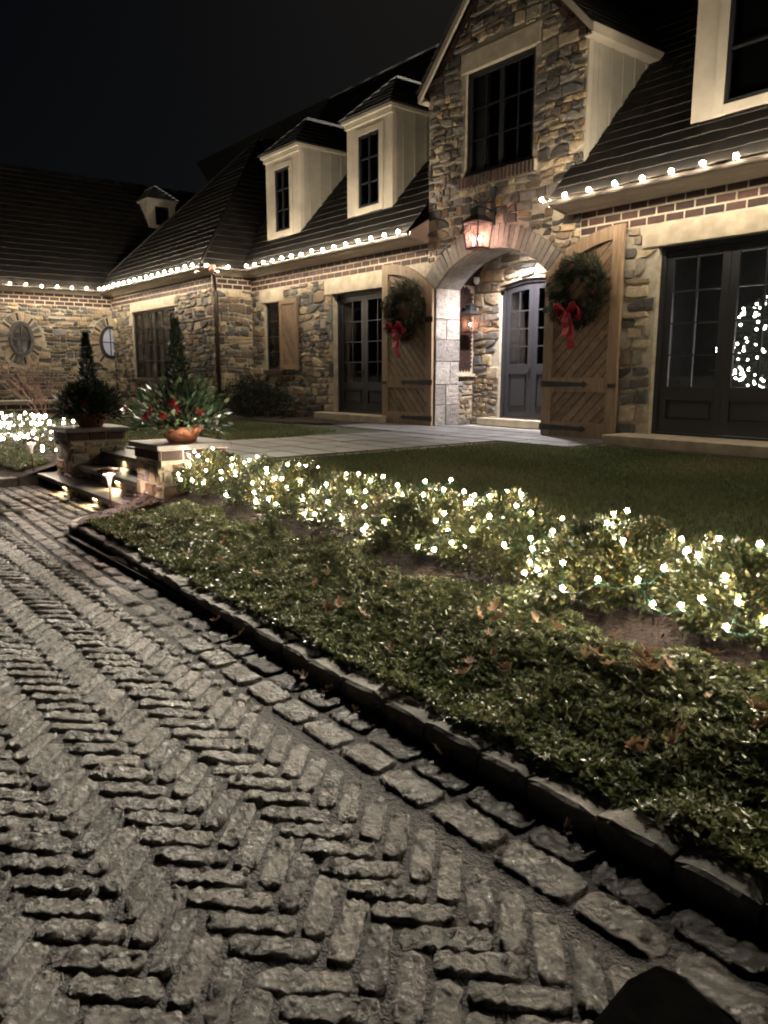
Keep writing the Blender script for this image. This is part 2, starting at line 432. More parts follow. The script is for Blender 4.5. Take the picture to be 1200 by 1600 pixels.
sheet('lawn', -30, 8, 3.85, 10.09, 152, 26, lambda x, y: PZ - 0.02 + 0.012 * nz(x, y), 'soil', lambda x, y: not (x < -18.3 and y > 8.9))
sheet('planting_bed', -7.33, 8, 2.02, 4.2, 110, 22, lambda x, y: ground_z(x, y) if y > curb_y(max(-7.6, min(0, x))) + 0.03 else 0.05, 'mulch',
      lambda x, y: y > curb_y(max(-7.6, min(0, x))) + 0.0)
# corner of the bed beside the steps, held by the curved curb
def corner_pts():
    pts = []
    for k in range(9):
        a = k / 8 * math.pi / 2
        pts.append((-7.33 - 0.52 * math.sin(a), 2.13 + 0.55 - 0.55 * math.cos(a)))
    return pts
cp = corner_pts()
mb = MB()
for k in range(8):
    (xa, ya), (xb, yb) = cp[k], cp[k + 1]
    for j in range(5):
        t0, t1 = j / 5, (j + 1) / 5
        q = []
        for (x, y, t) in ((xa, ya, t0), (xa, ya, t1), (xb, yb, t1), (xb, yb, t0)):
            X = x + (-7.30 - x) * 0; Y = y + (3.02 - y) * t
            q.append((X, Y, 0.10 + 0.16 * t + 0.01 * nz(X * 4, Y * 4)))
        mb.quad(q[0], q[3], q[2], q[1])
setp(mb.build('mulch_bed', 'mulch', smooth=True), kind='structure')
sheet('left_bed', -20, -11.17, 2.35, 4.2, 60, 14, lambda x, y: 0.09 + 0.36 * min(1, max(0, (y - 2.4) / 1.5)) + 0.015 * nz(x * 2, y * 2), 'mulch')

# driveway bed
drive = setp(MB().quad((-40, -30, -0.009), (30, -30, -0.009), (30, 3.2, -0.009), (-40, 3.2, -0.009)).build('driveway', 'joint'), kind='structure')

# ------------------------------------------------------------------ cobbles
COB = Pieces('cobble', 'far_cobbles', 'cobble', drive, 300, True)
def cobble(cx, cy, ax, L, W, h=0.006):
    """granite sett centred at cx,cy; long axis unit vector ax; rough domed top"""
    p = proj((cx, cy, 0))
    if p is None: return
    if not (-120 < p[0] < 1320 and p[1] < 1760): return
    d = p[2]
    nu, nv = (20, 8) if d < 3.0 else ((13, 6) if d < 4.5 else (7, 4))
    ja = random.gauss(0, 0.035); ax = (ax[0] * math.cos(ja) - ax[1] * math.sin(ja), ax[0] * math.sin(ja) + ax[1] * math.cos(ja))
    cx += random.gauss(0, .003); cy += random.gauss(0, .003)
    ay = (-ax[1], ax[0]); L *= random.uniform(0.95, 1.015); W *= random.uniform(0.93, 1.03)
    rz = random.uniform(-0.004, 0.003); tl = random.uniform(-0.004, 0.004); tw = random.uniform(-0.003, 0.003)
    vs = []
    wob = random.uniform(0, 50)
    for j in range(nv + 1):
        for i in range(nu + 1):
            u, v = i / nu * 2 - 1, j / nv * 2 - 1
            u = math.copysign(1 - (1 - abs(u)) ** 1.5, u); v = math.copysign(1 - (1 - abs(v)) ** 1.7, v)
            ex = 1 - abs(u) ** 10; ey = 1 - abs(v) ** 5
            e = min(ex, ey)
            su = u * (L / 2) * (1 - 0.10 * v * v * (abs(u) > .9)); sv = v * (W / 2) * (1 - 0.16 * u * u * u * u)
            x = cx + ax[0] * su + ay[0] * sv + 0.007 * nz(u * 2 + wob, v * 2, 3)
            y = cy + ax[1] * su + ay[1] * sv + 0.007 * nz(u * 2, v * 2 + wob, 7)
            edge = i in (0, nu) or j in (0, nv)
            z = rz + tl * u + tw * v + h * (e ** 0.6) + 0.006 * nz(x * 12, y * 12, 1) + 0.013 * nz(x * 30, y * 30, 5) + 0.013 * nz(x * 62, y * 62, 8)
            if edge: z = -0.015
            vs.append((x, y, z))
    n1 = nu + 1
    fs = [(j * n1 + i, j * n1 + i + 1, (j + 1) * n1 + i + 1, (j + 1) * n1 + i) for j in range(nv) for i in range(nu)]
    COB.add(vs, fs, drive, random.random())

W_ = 0.090; s2 = math.sqrt(0.5)
for i in range(-170, 60):
    for j in range(-170, 60):
        k = (i - j) % 6
        if k not in (0, 5): continue
        if k == 0: a, b = (i + 1.5) * W_, (j + 0.5) * W_
        else: a, b = (i + 0.5) * W_, (j + 1.5) * W_
        x, y = (a + b) * s2, (b - a) * s2           # a axis = (1,-1), b axis = (1,1)
        B_ = 1.612 + .0024 * min(0, x) ** 2
        if y > B_ + .12 or x < -14 or x > 1.5: continue
        axd = (s2, -s2) if k == 0 else (s2, s2); L_ = 3 * W_ - 0.011; ov_ = y + (L_ + W_) / 2 * s2 - B_
        if ov_ > 0:                                   # cut to meet the border course
            cut = ov_ / s2; L_ -= cut; sg = -1 if axd[1] > 0 else 1
            if L_ < .05: continue
            x += sg * axd[0] * cut / 2; y += sg * axd[1] * cut / 2
        cobble(x, y, axd, L_, W_ - 0.010)
for r, yy in enumerate((1.690, 1.850)):
    x = -13.5 + 0.13 * r
    while x < 1.5:
        L = random.uniform(0.24, 0.32)
        cobble(x + L / 2, yy + 0.0030 * min(0, x) ** 2 * 0.8, (1, 0), L - 0.015, 0.150)
        x += L
yy = 2.03; r = 0
while yy < 2.80:
    x = -11.6 + (r % 2) * 0.13
    while x < -7.3:
        L = random.uniform(0.23, 0.29)
        if not (x + L > -7.42 - max(0, yy - 2.1) * 0.9): cobble(x + L / 2, yy + 0.10, (1, 0), L - 0.02, 0.125)
        x += L
    yy += 0.135; r += 1
COB.flush()

# ------------------------------------------------------------------ curb
curb = setp(MB().box((-7.2, 2.0, -0.05), (X_END, 2.03, 0.04)).build('kerb', 'joint'), kind='structure')
def curb_stone(p0, p1, wd, par, h):
    p0, p1 = Vector(p0), Vector(p1); t = (p1 - p0).normalized(); nrm = Vector((-t.y, t.x, 0))
    L = (p1 - p0).length; vs = []; nu, prof = 5, [(0, -0.05), (0, 0.5), (0.02, 0.88), (0.12, 1.0), (0.5, 1.0), (0.9, 1.0), (1.0, 0.85), (1.0, -0.05)]
    for i in range(nu + 1):
        u = i / nu; e = 0.012 if i in (0, nu) else 0
        for (a, b) in prof:
            q = p0 + t * (0.006 + u * (L - 0.012)) + nrm * (a * wd + (e if a < 0.1 else -e if a > 0.9 else 0))
            jx = 0.010 * nz(q.x * 9, q.y * 9, b * 3)
            z = b * h - (e if b > 0.8 else 0) + (0.010 * nz(q.x * 11 + 5, q.y * 11, 2) if b > 0.4 else 0)
            vs.append((q.x + nrm.x * jx, q.y + nrm.y * jx, z))
    k = len(prof); fs = []
    for i in range(nu):
        fs += [(i * k + j, i * k + j + 1, (i + 1) * k + j + 1, (i + 1) * k + j) for j in range(k - 1)]
    fs += [tuple(range(k)), tuple(nu * k + j for j in range(k - 1, -1, -1))]
    mb = MB(); mb.cur = random.random(); mb.add(vs, fs)
    return mb.build('kerb_stone', 'curb', par)
x = -7.33
while x < X_END:
    L = random.uniform(0.24, 0.34)
    curb_stone((x, curb_y(min(0, x)), 0), (x + L, curb_y(min(0, x + L)), 0), 0.14, curb, 0.094 + random.uniform(-0.006, 0.006))
    x += L
for k in range(0, 8, 2):
    a, b = cp[k], cp[k + 2]
    curb_stone((b[0] - 0.02, b[1] - 0.06, 0), (a[0] - 0.02, a[1] - 0.06, 0), 0.14, curb, 0.10)
lcurb = setp(MB().box((-20, 2.28, -0.05), (-11.3, 2.31, 0.04)).build('kerb_left', 'joint'), kind='structure')
curb_stone((-11.16, 2.24, 0), (-11.16, 2.52, 0), 0.13, lcurb, .12); curb_stone((-11.16, 2.52, 0), (-11.16, 2.78, 0), 0.13, lcurb, .12)
x = -11.25
while x > -16.5:
    L = random.uniform(0.26, 0.36); curb_stone((x - L, 2.22, 0), (x, 2.22, 0), 0.14, lcurb, 0.12); x -= L

# ------------------------------------------------------------------ patio and path
patio = setp(MB().box((-10.66, 3.42, 0.2), (-8.05, 8.6, PZ + 0.0)).box((-12.6, 8.6, 0.2), (-6.75, YF + 1.4, PZ + 0.0)).build('patio', 'patiojoint'), kind='structure')
def paver(x0, x1, y0, y1):
    g = 0.016; mb = MB(); mb.cur = random.random(); zt = PZ + 0.022 + random.uniform(-0.002, 0.002)
    mb.box((x0 + g, y0 + g, PZ - 0.02), (x1 - g, y1 - g, zt)); mb.build('paver', 'bluestone', patio)
y = 3.80
while y < 8.55:
    h = 0.47; n = 4; ws = [random.uniform(0.5, 0.8) for _ in range(n)]; s_ = sum(ws); x = -10.62
    for q in ws: paver(x, x + q / s_ * 2.52, y, min(y + h, 8.6)); x += q / s_ * 2.52
    y += h
y = 8.62
while y < 10.6:
    h = 0.5; x = -12.55
    lim = -6.8 if y < 10 else AX1 + 0.0
    if y >= 10.0: x = AX0
    while x < lim - 0.05:
        q = random.uniform(0.5, 0.9); x1 = min(lim, x + q)
        if lim - x1 < 0.3: x1 = lim
        paver(x, x1, y, y + h if y + h < 10.0 or y >= 10 else YF - 0.01); x = x1
    y += h

# ================================================================== HOUSE
house = thing('stone_house', (-12, YF, PZ), 'large fieldstone house with steep dark shingle roof, dormers and lit arched entrance', 'house')
STN = Pieces('stone', 'far_stones', 'stone', None, 300)
BRK = Pieces('brick', 'far_bricks', 'brick', None, 300)

class Frame:
    """wall plane: s along the wall, z up, d outward"""
    def __init__(s, o, sdir, ndir): s.o, s.s, s.n = Vector(o), Vector(sdir), Vector(ndir)
    def p(s, a, z, d=0.0): return s.o + s.s * a + s.n * d + Vector((0, 0, z))

def clip(poly, nx, ny, c):
    """keep nx*x+ny*y <= c"""
    out = []
    for i in range(len(poly)):
        a, b = poly[i], poly[(i + 1) % len(poly)]
        da, db = nx * a[0] + ny * a[1] - c, nx * b[0] + ny * b[1] - c
        if da <= 0: out.append(a)
        if da * db < 0:
            t = da / (da - db); out.append((a[0] + (b[0] - a[0]) * t, a[1] + (b[1] - a[1]) * t))
    return out

def parea(p): return 0.5 * abs(sum(p[i][0] * p[(i + 1) % len(p)][1] - p[(i + 1) % len(p)][0] * p[i][1] for i in range(len(p))))

def rubble(fr, par, x0, x1, z0, z1, rects=(), circles=(), planes=(), radii=(0.05, 0.07, 0.095, 0.125), an=1.45, gap=0.024, pieces=None, depth=0.04, tint=None):
    """irregular fieldstones in wide mortar, cut to the wall and its openings"""
    pieces = pieces or STN
    sd_ = random.uniform(0, 99); sc = sum(radii) / len(radii) / 0.085; cells = []
    def warp(a, z): return (a + .05 * nz(a * 1.2, z * 1.2, sd_), z + .065 * nz(a * 1.0, z * 1.5, sd_ + 9))
    def cell(a, b, c, d):
        g = gap / 2; J = lambda: random.uniform(-.017, .017) * sc
        a, b, c, d = a + g, b - g, c + g, d - g
        if b - a < .05 or d - c < .045: return
        q = [(a + J(), c + J()), ((a + b) / 2 + J(), c + J() * .6), (b + J(), c + J()), (b + J() * .6, (c + d) / 2 + J()), (b + J(), d + J()), ((a + b) / 2 + J(), d + J() * .6), (a + J(), d + J()), (a + J() * .6, (c + d) / 2 + J())]
        if random.random() < .5: q.pop(random.choice((0, 2, 4, 6)))
        cells.append(([warp(*p) for p in q], *warp((a + b) / 2, (c + d) / 2)))
    z = z0 - random.uniform(0, .1)
    while z < z1:
        h = random.choice((.10, .13, .16, .19, .23)) * sc * random.uniform(.9, 1.1); a = x0 - random.uniform(0, .3)
        while a < x1:
            w_ = min(.52 * sc, max(.10 * sc, h * random.uniform(.7, 2.4) * an / 1.45))
            if h > .15 * sc and random.random() < .42:
                m0 = z + h * random.uniform(.35, .65)
                if w_ > .26 * sc and random.random() < .6:
                    m1 = a + w_ * random.uniform(.35, .65); cell(a, m1, z, m0); cell(m1, a + w_, z, m0)
                else: cell(a, a + w_, z, m0)
                cell(a, a + w_, m0, z + h)
            else: cell(a, a + w_, z, z + h)
            a += w_
        z += h
    for poly, cx, z in cells:
        for nx_, nz_, c in ((-1, 0, -x0 - .008), (1, 0, x1 - .008), (0, -1, -z0 - .008), (0, 1, z1 - .008)): poly = clip(poly, nx_, nz_, c)
        if len(poly) < 3: continue
        ok = True
        for (a0, a1, b0, b1) in rects:
            ds = [(a0 - cx, (1, 0, a0)), (cx - a1, (-1, 0, -a1)), (b0 - z, (0, 1, b0)), (z - b1, (0, -1, -b1))]
            dm, pl = max(ds, key=lambda q: q[0])
            if dm <= 0: ok = False; break
            if any(a0 < p[0] < a1 and b0 < p[1] < b1 for p in poly) or (abs(cx - (a0 + a1) / 2) < (a1 - a0) / 2 + .3 and abs(z - (b0 + b1) / 2) < (b1 - b0) / 2 + .3):
                poly = clip(poly, pl[0], pl[1], pl[2] - 0.012)
        for (ca, cz, ra, rb) in circles:
            if not ok: break
            dx, dz = (cx - ca) / ra, (z - cz) / rb; d = math.hypot(dx, dz)
            if d <= 1: ok = False; break
            px_, pz_ = ca + dx / d * ra, cz + dz / d * rb; nx_, nz_ = -dx / d / ra, -dz / d / rb; q = math.hypot(nx_, nz_); nx_ /= q; nz_ /= q
            poly = clip(poly, nx_, nz_, nx_ * px_ + nz_ * pz_ - 0.012)
        for (nx_, nz_, c) in planes:
            poly = clip(poly, nx_, nz_, c)
        if not ok or len(poly) < 3 or parea(poly) < 0.0025: continue
        # drop slivers, round the corners
        q = []
        n = len(poly)
        for k in range(n):
            a, b = poly[k], poly[(k + 1) % n]
            if math.hypot(a[0] - b[0], a[1] - b[1]) < 0.02: q.append(((a[0] + b[0]) / 2, (a[1] + b[1]) / 2)); continue
            q += [(a[0] * .87 + b[0] * .13, a[1] * .87 + b[1] * .13), (a[0] * .13 + b[0] * .87, a[1] * .13 + b[1] * .87)]
        q = [(a + 0.012 * nz(a * 9, b * 9, 4), b + 0.012 * nz(a * 9, b * 9, 9)) for a, b in q]
        sg = sum(q[k][0] * q[(k + 1) % len(q)][1] - q[(k + 1) % len(q)][0] * q[k][1] for k in range(len(q)))
        if sg < 0: q = q[::-1]
        n = len(q); mx, mz = sum(p[0] for p in q) / n, sum(p[1] for p in q) / n
        dd = depth * random.uniform(0.5, 1.1)
        vs = [fr.p(a, b, -0.01) for a, b in q] + [fr.p(a, b, dd * 0.55) for a, b in q]
        vs += [fr.p(mx + (a - mx) * .84, mz + (b - mz) * .84, dd + 0.012 * nz(a * 12, b * 12, 2)) for a, b in q]
        vs.append(fr.p(mx, mz, dd * 1.15))
        fs = []
        for k in range(n):
            k1 = (k + 1) % n
            fs += [(k, k1, n + k1, n + k), (n + k, n + k1, 2 * n + k1, 2 * n + k), (2 * n + k, 2 * n + k1, 3 * n)]
        pieces.add(vs, fs, par, random.random() if tint is None else tint())

def bricks(fr, par, a0, a1, z0, n, ch=0.123, L=0.29, d=0.007, j=0.022, pieces=None):
    pieces = pieces or BRK
    for r in range(n):
        a = a0 - (L / 2 if r % 2 else 0)
        while a < a1:
            b0, b1 = max(a0, a) + j / 2, min(a1, a + L) - j / 2
            if b1 - b0 > 0.03:
                box_piece(pieces, fr, par, b0, b1, z0 + r * ch + j / 2, z0 + (r + 1) * ch - j / 2, -0.01, d + random.uniform(-.003, .004))
            a += L

def box_piece(pieces, fr, par, a0, a1, z0, z1, d0, d1, rnd=None):
    vs = [fr.p(a, z, d) for d in (d0, d1) for (a, z) in ((a0, z0), (a1, z0), (a1, z1), (a0, z1))]
    e = 0.004
    vs[4:] = [fr.p(a0 + e, z0 + e, d1), fr.p(a1 - e, z0 + e, d1), fr.p(a1 - e, z1 - e, d1), fr.p(a0 + e, z1 - e, d1)]
    pieces.add(vs, [(4, 5, 6, 7), (0, 1, 5, 4), (1, 2, 6, 5), (2, 3, 7, 6), (3, 0, 4, 7)], par, random.random() if rnd is None else rnd)

def fbox(mb, fr, a0, a1, z0, z1, d0, d1):
    """box in wall coordinates"""
    v = [fr.p(a, z, d) for d in (d0, d1) for (a, z) in ((a0, z0), (a1, z0), (a1, z1), (a0, z1))]
    return mb.add(v, [(3, 2, 1, 0), (4, 5, 6, 7), (0, 1, 5, 4), (1, 2, 6, 5), (2, 3, 7, 6), (3, 0, 4, 7)])

def wall_sheet(mb, fr, a0, a1, z0, z1, opens):
    """wall face with rectangular openings; each opening gets reveals of its own depth"""
    xs = sorted({a0, a1, *[o[0] for o in opens], *[o[1] for o in opens]}); zs = sorted({z0, z1, *[o[2] for o in opens], *[o[3] for o in opens]})
    xs = [x for x in xs if a0 <= x <= a1]; zs = [z for z in zs if z0 <= z <= z1]
    for i in range(len(xs) - 1):
        for j in range(len(zs) - 1):
            cx, cz = (xs[i] + xs[i + 1]) / 2, (zs[j] + zs[j + 1]) / 2
            if any(o[0] < cx < o[1] and o[2] < cz < o[3] for o in opens): continue
            mb.quad(fr.p(xs[i], zs[j]), fr.p(xs[i + 1], zs[j]), fr.p(xs[i + 1], zs[j + 1]), fr.p(xs[i], zs[j + 1]))
    for (b0, b1, c0, c1, dp) in opens:
        if dp <= 0: continue
        P_ = lambda a, z, d: fr.p(a, z, d)
        mb.quad(P_(b0, c0, 0), P_(b0, c1, 0), P_(b0, c1, -dp), P_(b0, c0, -dp))
        mb.quad(P_(b1, c0, -dp), P_(b1, c1, -dp), P_(b1, c1, 0), P_(b1, c0, 0))
        mb.quad(P_(b0, c1, 0), P_(b1, c1, 0), P_(b1, c1, -dp), P_(b0, c1, -dp))
        mb.quad(P_(b0, c0, -dp), P_(b1, c0, -dp), P_(b1, c0, 0), P_(b0, c0, 0))

FM = Frame((0, YF, 0), (1, 0, 0), (0, -1, 0))
FW = Frame((0, YW, 0), (1, 0, 0), (0, -1, 0))
FR = Frame((XR, 0, 0), (0, 1, 0), (1, 0, 0))
FL = Frame((XL, 0, 0), (0, 1, 0), (1, 0, 0))
ZT = 4.05

def archz(x, R_=AR): return ACZ + math.sqrt(max(0, R_ * R_ - (x - ACX) ** 2))

# openings: (a0,a1,z0,z1,depth)
DL = (-14.60, -12.66, 0.60, 3.24, 0.34); DR = (-6.49, -4.45, 0.60, 3.27, 0.34)
SWN = (-17.64, -16.80, 1.60, 3.25, 0.16); UW = (-10.46, -8.89, 4.92, 6.62, 0.14); WW = (-23.80, -20.60, 1.36, 3.33, 0.14)
mb = MB()
wall_sheet(mb, FM, XR, BX0, 0.0, ZT, [SWN, DL])
wall_sheet(mb, FM, BX1, X_END, 0.0, ZT, [DR])
GZ = 6.62; GAP = GZ + (BX1 - BX0) / 2 * 1.06; GCX = (BX0 + BX1) / 2
wall_sheet(mb, FM, BX0, BX1, 4.0, GZ, [(UW[0], UW[1], UW[2], GZ, 0.14)])
mb.quad(FM.p(BX0, GZ), FM.p(BX1, GZ), FM.p(GCX, GAP))
mb.quad(FM.p(BX0, 0), FM.p(AX0, 0), FM.p(AX0, 4.0), FM.p(BX0, 4.0))
mb.quad(FM.p(AX1, 0), FM.p(BX1, 0), FM.p(BX1, 4.0), FM.p(AX1, 4.0))
NA = 24
ax = [AX0 + (AX1 - AX0) * k / NA for k in range(NA + 1)]
for k in range(NA):
    mb.quad(FM.p(ax[k], archz(ax[k])), FM.p(ax[k + 1], archz(ax[k + 1])), FM.p(ax[k + 1], 4.0), FM.p(ax[k], 4.0))
wall_m = mb.build('wall', 'mortar', house); setp(wall_m, label='main fieldstone facade with brick band under the eave')
mb = MB(); wall_sheet(mb, FW, XL, XR, 0.0, ZT, [WW]); wall_w = mb.build('wall', 'mortar', house)
mb = MB(); wall_sheet(mb, FR, YW, YF, 0.0, ZT, []); wall_r = mb.build('wall', 'mortar', house)
OV1 = (6.17, 2.54, 0.30, 0.47); OV2 = (8.86, 2.50, 0.30, 0.47)
mb = MB(); wall_sheet(mb, FL, 2.0, YW, 0.0, ZT, []); wall_l = mb.build('wall', 'mortar', house)
STN.rp = wall_m; BRK.rp = wall_m

# stones
rubble(FM, wall_m, XR + .02, BX0, PZ - .03, ZB, rects=[(SWN[0] - .02, SWN[1] + .02, 1.47, 3.27), (-17.82, -16.68, 3.25, ZB), (DL[0], -11.15, .3, 3.3), (-14.90, -11.15, 3.22, ZB), (-15.0, -12.4, .3, .63)])
rubble(FM, wall_m, BX0, BX1, PZ - .03, GAP, rects=[(UW[0] - .02, UW[1] + .02, 4.9, 6.63), (UW[0] - .12, UW[1] + .12, 4.70, 4.92), (-10.58, -8.77, 6.60, 6.95), (AX0 - .02, AX1 + .02, .3, ASP + .2), (-11.4, -11.17, .4, 3.0), (-8.42, -7.8, .4, 3.3)],
       circles=[(ACX, ACZ, AOUT, AOUT)], planes=[(1.06, 1, GAP - .22 + 1.06 * GCX), (-1.06, 1, GAP - .22 - 1.06 * GCX)], radii=(0.042, 0.06, 0.085, 0.115))
rubble(FM, wall_m, BX1, 3.0, PZ - .03, ZB, rects=[(DR[0] - .02, DR[1] + .02, .3, 3.3), (-6.76, -4.2, 3.25, ZB), (-7.87, -7.05, .4, 3.5), (-6.7, -4.2, .3, .62)], radii=(0.06, 0.09, 0.13, 0.17))
rubble(FW, wall_w, XL + .02, XR, PZ - .03, ZB + .03, rects=[(WW[0] - .02, WW[1] + .02, 1.2, 3.35), (-23.86, -20.52, 3.33, ZB + .05)], radii=(0.065, 0.09, 0.12))
rubble(FR, wall_r, YW + .02, YF - .02, PZ - .03, ZB + .03, radii=(0.055, 0.08, 0.11), an=1.7)
rubble(FL, wall_l, 4.9, YW - .02, PZ - .03, ZB, circles=[(OV1[0], OV1[1], .62, .80), (OV2[0], OV2[1], .62, .80)], radii=(0.05, 0.075, 0.10), an=1.9)
# rays of stone and brick set round the oval windows
for (ca, cz, ra, rb) in (OV1, OV2):
    for k in range(24):
        t = 2 * math.pi * k / 24 + 0.13
        if ca + .6 * math.cos(t) > YW - .05: continue
        c, s_ = math.cos(t), math.sin(t); brick = k % 3 == 0
        i0, i1 = (ra + .075) , (ra + .30)
        def P2(rr, ss, d):
            x_ = ca + c * rr - s_ * ss; z_ = cz + s_ * (rr + rb - ra) + c * ss
            return FL.p(x_, z_, d)
        w0, w1 = (0.025, 0.03) if brick else (0.035, 0.075)
        q = [(i0, -w0), (i1, -w1), (i1, w1), (i0, w0)]
        vs = [P2(a, b, -.01) for a, b in q] + [P2(a, b, .022) for a, b in q]
        if max(v.y for v in vs) > YW - .02: continue
        (BRK if brick else STN).add(vs, [(4, 5, 6, 7), (0, 1, 5, 4), (1, 2, 6, 5), (2, 3, 7, 6), (3, 0, 4, 7)], wall_l, random.uniform(.2, 1))
# brick bands
bricks(FM, wall_m, XR, BX0, ZB, 3); bricks(FM, wall_m, BX1, 0.5, ZB, 3); bricks(FM, wall_m, -8.12, BX1, ZB + .246, 1)
bricks(FW, wall_w, XL, XR, ZB + .03, 3); bricks(FR, wall_r, YW, YF, ZB + .03, 3); bricks(FL, wall_l, 4.9, YW, ZB, 3)
# rowlock sills
def rowlock(fr, par, a0, a1, z0, z1, w=0.085, d=0.07):
    m_ = MB(); fbox(m_, fr, a0, a1, z0 + .004, z1 - .004, -.01, d - .006); m_.build('sill_bed', 'mortar', house)
    a = a0
    while a < a1 - .02:
        box_piece(BRK, fr, par, a + .008, min(a1, a + w) - .008, z0, z1, -.01, d); a += w
rowlock(FM, wall_m, UW[0] - .1, UW[1] + .1, 4.72, 4.91)
rowlock(FM, wall_m, SWN[0] - .04, SWN[1] + .04, 1.49, 1.595)
mb = MB(); fbox(mb, FW, WW[0] - .1, WW[1] + .1, 1.24, 1.355, 0, .09); mb.build('window_sill', 'brick', house)
# raking brick and kneelers on the gable
for sgn in (-1, 1):
    ang = math.atan(1.06)
    for k in range(11):
        for r in range(2):
            e0, e1 = BX0 if sgn < 0 else BX1, GCX
            t = 0.25 * k + (0.12 if r else 0) + .05
            c = Vector((e0 + (-sgn) * math.cos(ang) * t, GZ + math.sin(ang) * t))
            ux = Vector((-sgn * math.cos(ang), math.sin(ang))); un = Vector((-sgn * math.sin(ang) * -1 * -1, -math.cos(ang)))
            un = Vector((-sgn * math.sin(ang), -math.cos(ang)))
            o_ = 0.03 + r * .095
            q = [c + un * o_, c + ux * .235 + un * o_, c + ux * .235 + un * (o_ + .08), c + un * (o_ + .08)]
            if any(abs(p.x - GCX) > (BX1 - BX0) / 2 for p in q) or any((p.x - GCX) * sgn < 0 for p in q): continue
            vs = [FM.p(p.x, p.y, -.01) for p in q] + [FM.p(p.x, p.y, .025) for p in q]
            BRK.add(vs, [(4, 5, 6, 7), (0, 1, 5, 4), (1, 2, 6, 5), (2, 3, 7, 6), (3, 0, 4, 7)], wall_m, random.random())
    for r in range(3):
        o_ = 0.05 * (2 - r) * 0; w_ = 0.34 + .03 * r
        for q in range(2):
            a0 = (BX0 - .03 + .02 * (2 - r) + q * w_ / 2) if sgn < 0 else (BX1 + .03 - .02 * (2 - r) - (q + 1) * w_ / 2)
            box_piece(BRK, FM, wall_m, a0 + .006, a0 + w_ / 2 - .006, GZ - .16 + r * .095, GZ - .075 + r * .095, -.01, .035 + .015 * r)

# quoins on the gable corner, lintels
mb = MB()
def lintel(fr, a0, a1, z0, z1, d=.03):
    m_ = MB(); fbox(m_, fr, a0, a1, z0, z1, -.12, d); return m_.build('lintel', 'limestone', house, bevel=.006)
lintel(FM, -14.90, -12.66, 3.245, 3.57); lintel(FM, -17.80, -16.70, 3.255, 3.55); lintel(FM, -6.75, -4.2, 3.275, 3.57)
lintel(FM, -10.56, -8.79, 6.625, 6.93); lintel(FW, -23.85, -20.53, 3.335, 3.60)
for (z0, z1, w_) in ((.9, 1.4, .42), (1.42, 1.75, .34), (1.77, 2.2, .48), (2.22, 2.6, .36), (2.62, 3.0, .5), (3.02, 3.24, .38)):
    box_piece(STN, FM, wall_m, -14.6 - w_ * .45, -14.605, z0 + .012, z1 - .012, -.01, .03)
# thresholds / steps in front of the French doors
m_ = MB(); m_.box((-15.0, YF - .30, PZ - .1), (-12.55, YF + .30, .635)); m_.build('threshold', 'limestone', house, bevel=.012)
m_ = MB(); m_.box((-6.85, YF - .62, PZ - .1), (-3.9, YF + .30, .625)); m_.build('threshold', 'limestone', house, bevel=.012)

# ------------------------------------------------------------------ arch: voussoirs, jambs, vestibule
VEST_Y0, VEST_Y1, VX0, VX1 = 10.70, 11.22, -11.27, -8.32
n = 30; a_half = math.asin(AH / AR) + 0.0
for k in range(n):
    t0 = -a_half * 1.03 + 2 * a_half * 1.03 * k / n + .0025; t1 = -a_half * 1.03 + 2 * a_half * 1.03 * (k + 1) / n - .0025
    ro = AOUT + random.uniform(-.02, .03)
    q = [(AR, t0), (ro, t0), (ro, t1), (AR, t1)]
    pts = [(ACX + r * math.sin(t), ACZ + r * math.cos(t)) for r, t in q]
    m_ = MB(); m_.cur = random.random()
    vs = [FM.p(a, z, -.02) for a, z in pts] + [FM.p(a, z, .03 + random.uniform(-.008, .008)) for a, z in pts]
    m_.add(vs, [(7, 6, 5, 4), (0, 1, 5, 4), (1, 2, 6, 5), (2, 3, 7, 6), (3, 0, 4, 7)])
    m_.build('voussoir', 'voussoir', wall_m)
jw = MB()                       # backing of jambs and intrados
for k in range(NA):
    jw.quad((ax[k], YF, archz(ax[k])), (ax[k], VEST_Y0, archz(ax[k])), (ax[k + 1], VEST_Y0, archz(ax[k + 1])), (ax[k + 1], YF, archz(ax[k + 1])))
for xx in (AX0, AX1):
    jw.quad((xx, YF, PZ), (xx, VEST_Y0, PZ), (xx, VEST_Y0, ASP), (xx, YF, ASP))
jw.quad((AX0, VEST_Y0, PZ), (VX0, VEST_Y0, PZ), (VX0, VEST_Y0, 4.0), (AX0, VEST_Y0, 4.0))
jw.quad((AX1, VEST_Y0, PZ), (VX1, VEST_Y0, PZ), (VX1, VEST_Y0, 4.0), (AX1, VEST_Y0, 4.0))
jamb = jw.build('arch_jamb', 'mortar', house)
z = PZ + .01; r = 0
while z < ASP - .05:            # big split-face jamb blocks
    h = random.uniform(.30, .46); z1 = min(ASP, z + h)
    if ASP - z1 < .2: z1 = ASP
    cuts = [0, .6] if random.random() < .4 else [0, random.choice((.25, .36)), .6]
    for c0, c1 in zip(cuts, cuts[1:]):
        for xx, sg in ((AX0, 1), (AX1, -1)):
            m_ = MB(); m_.cur = random.random()
            m_.box((xx - sg * .01, YF - (.028 if c0 == 0 else 0) + c0 + .006, z + .006), (xx + sg * random.uniform(.022, .035), YF + c1 - .006, z1 - .006))
            m_.build('jamb_block', 'jambstone', jamb, bevel=.01)
    z = z1; r += 1
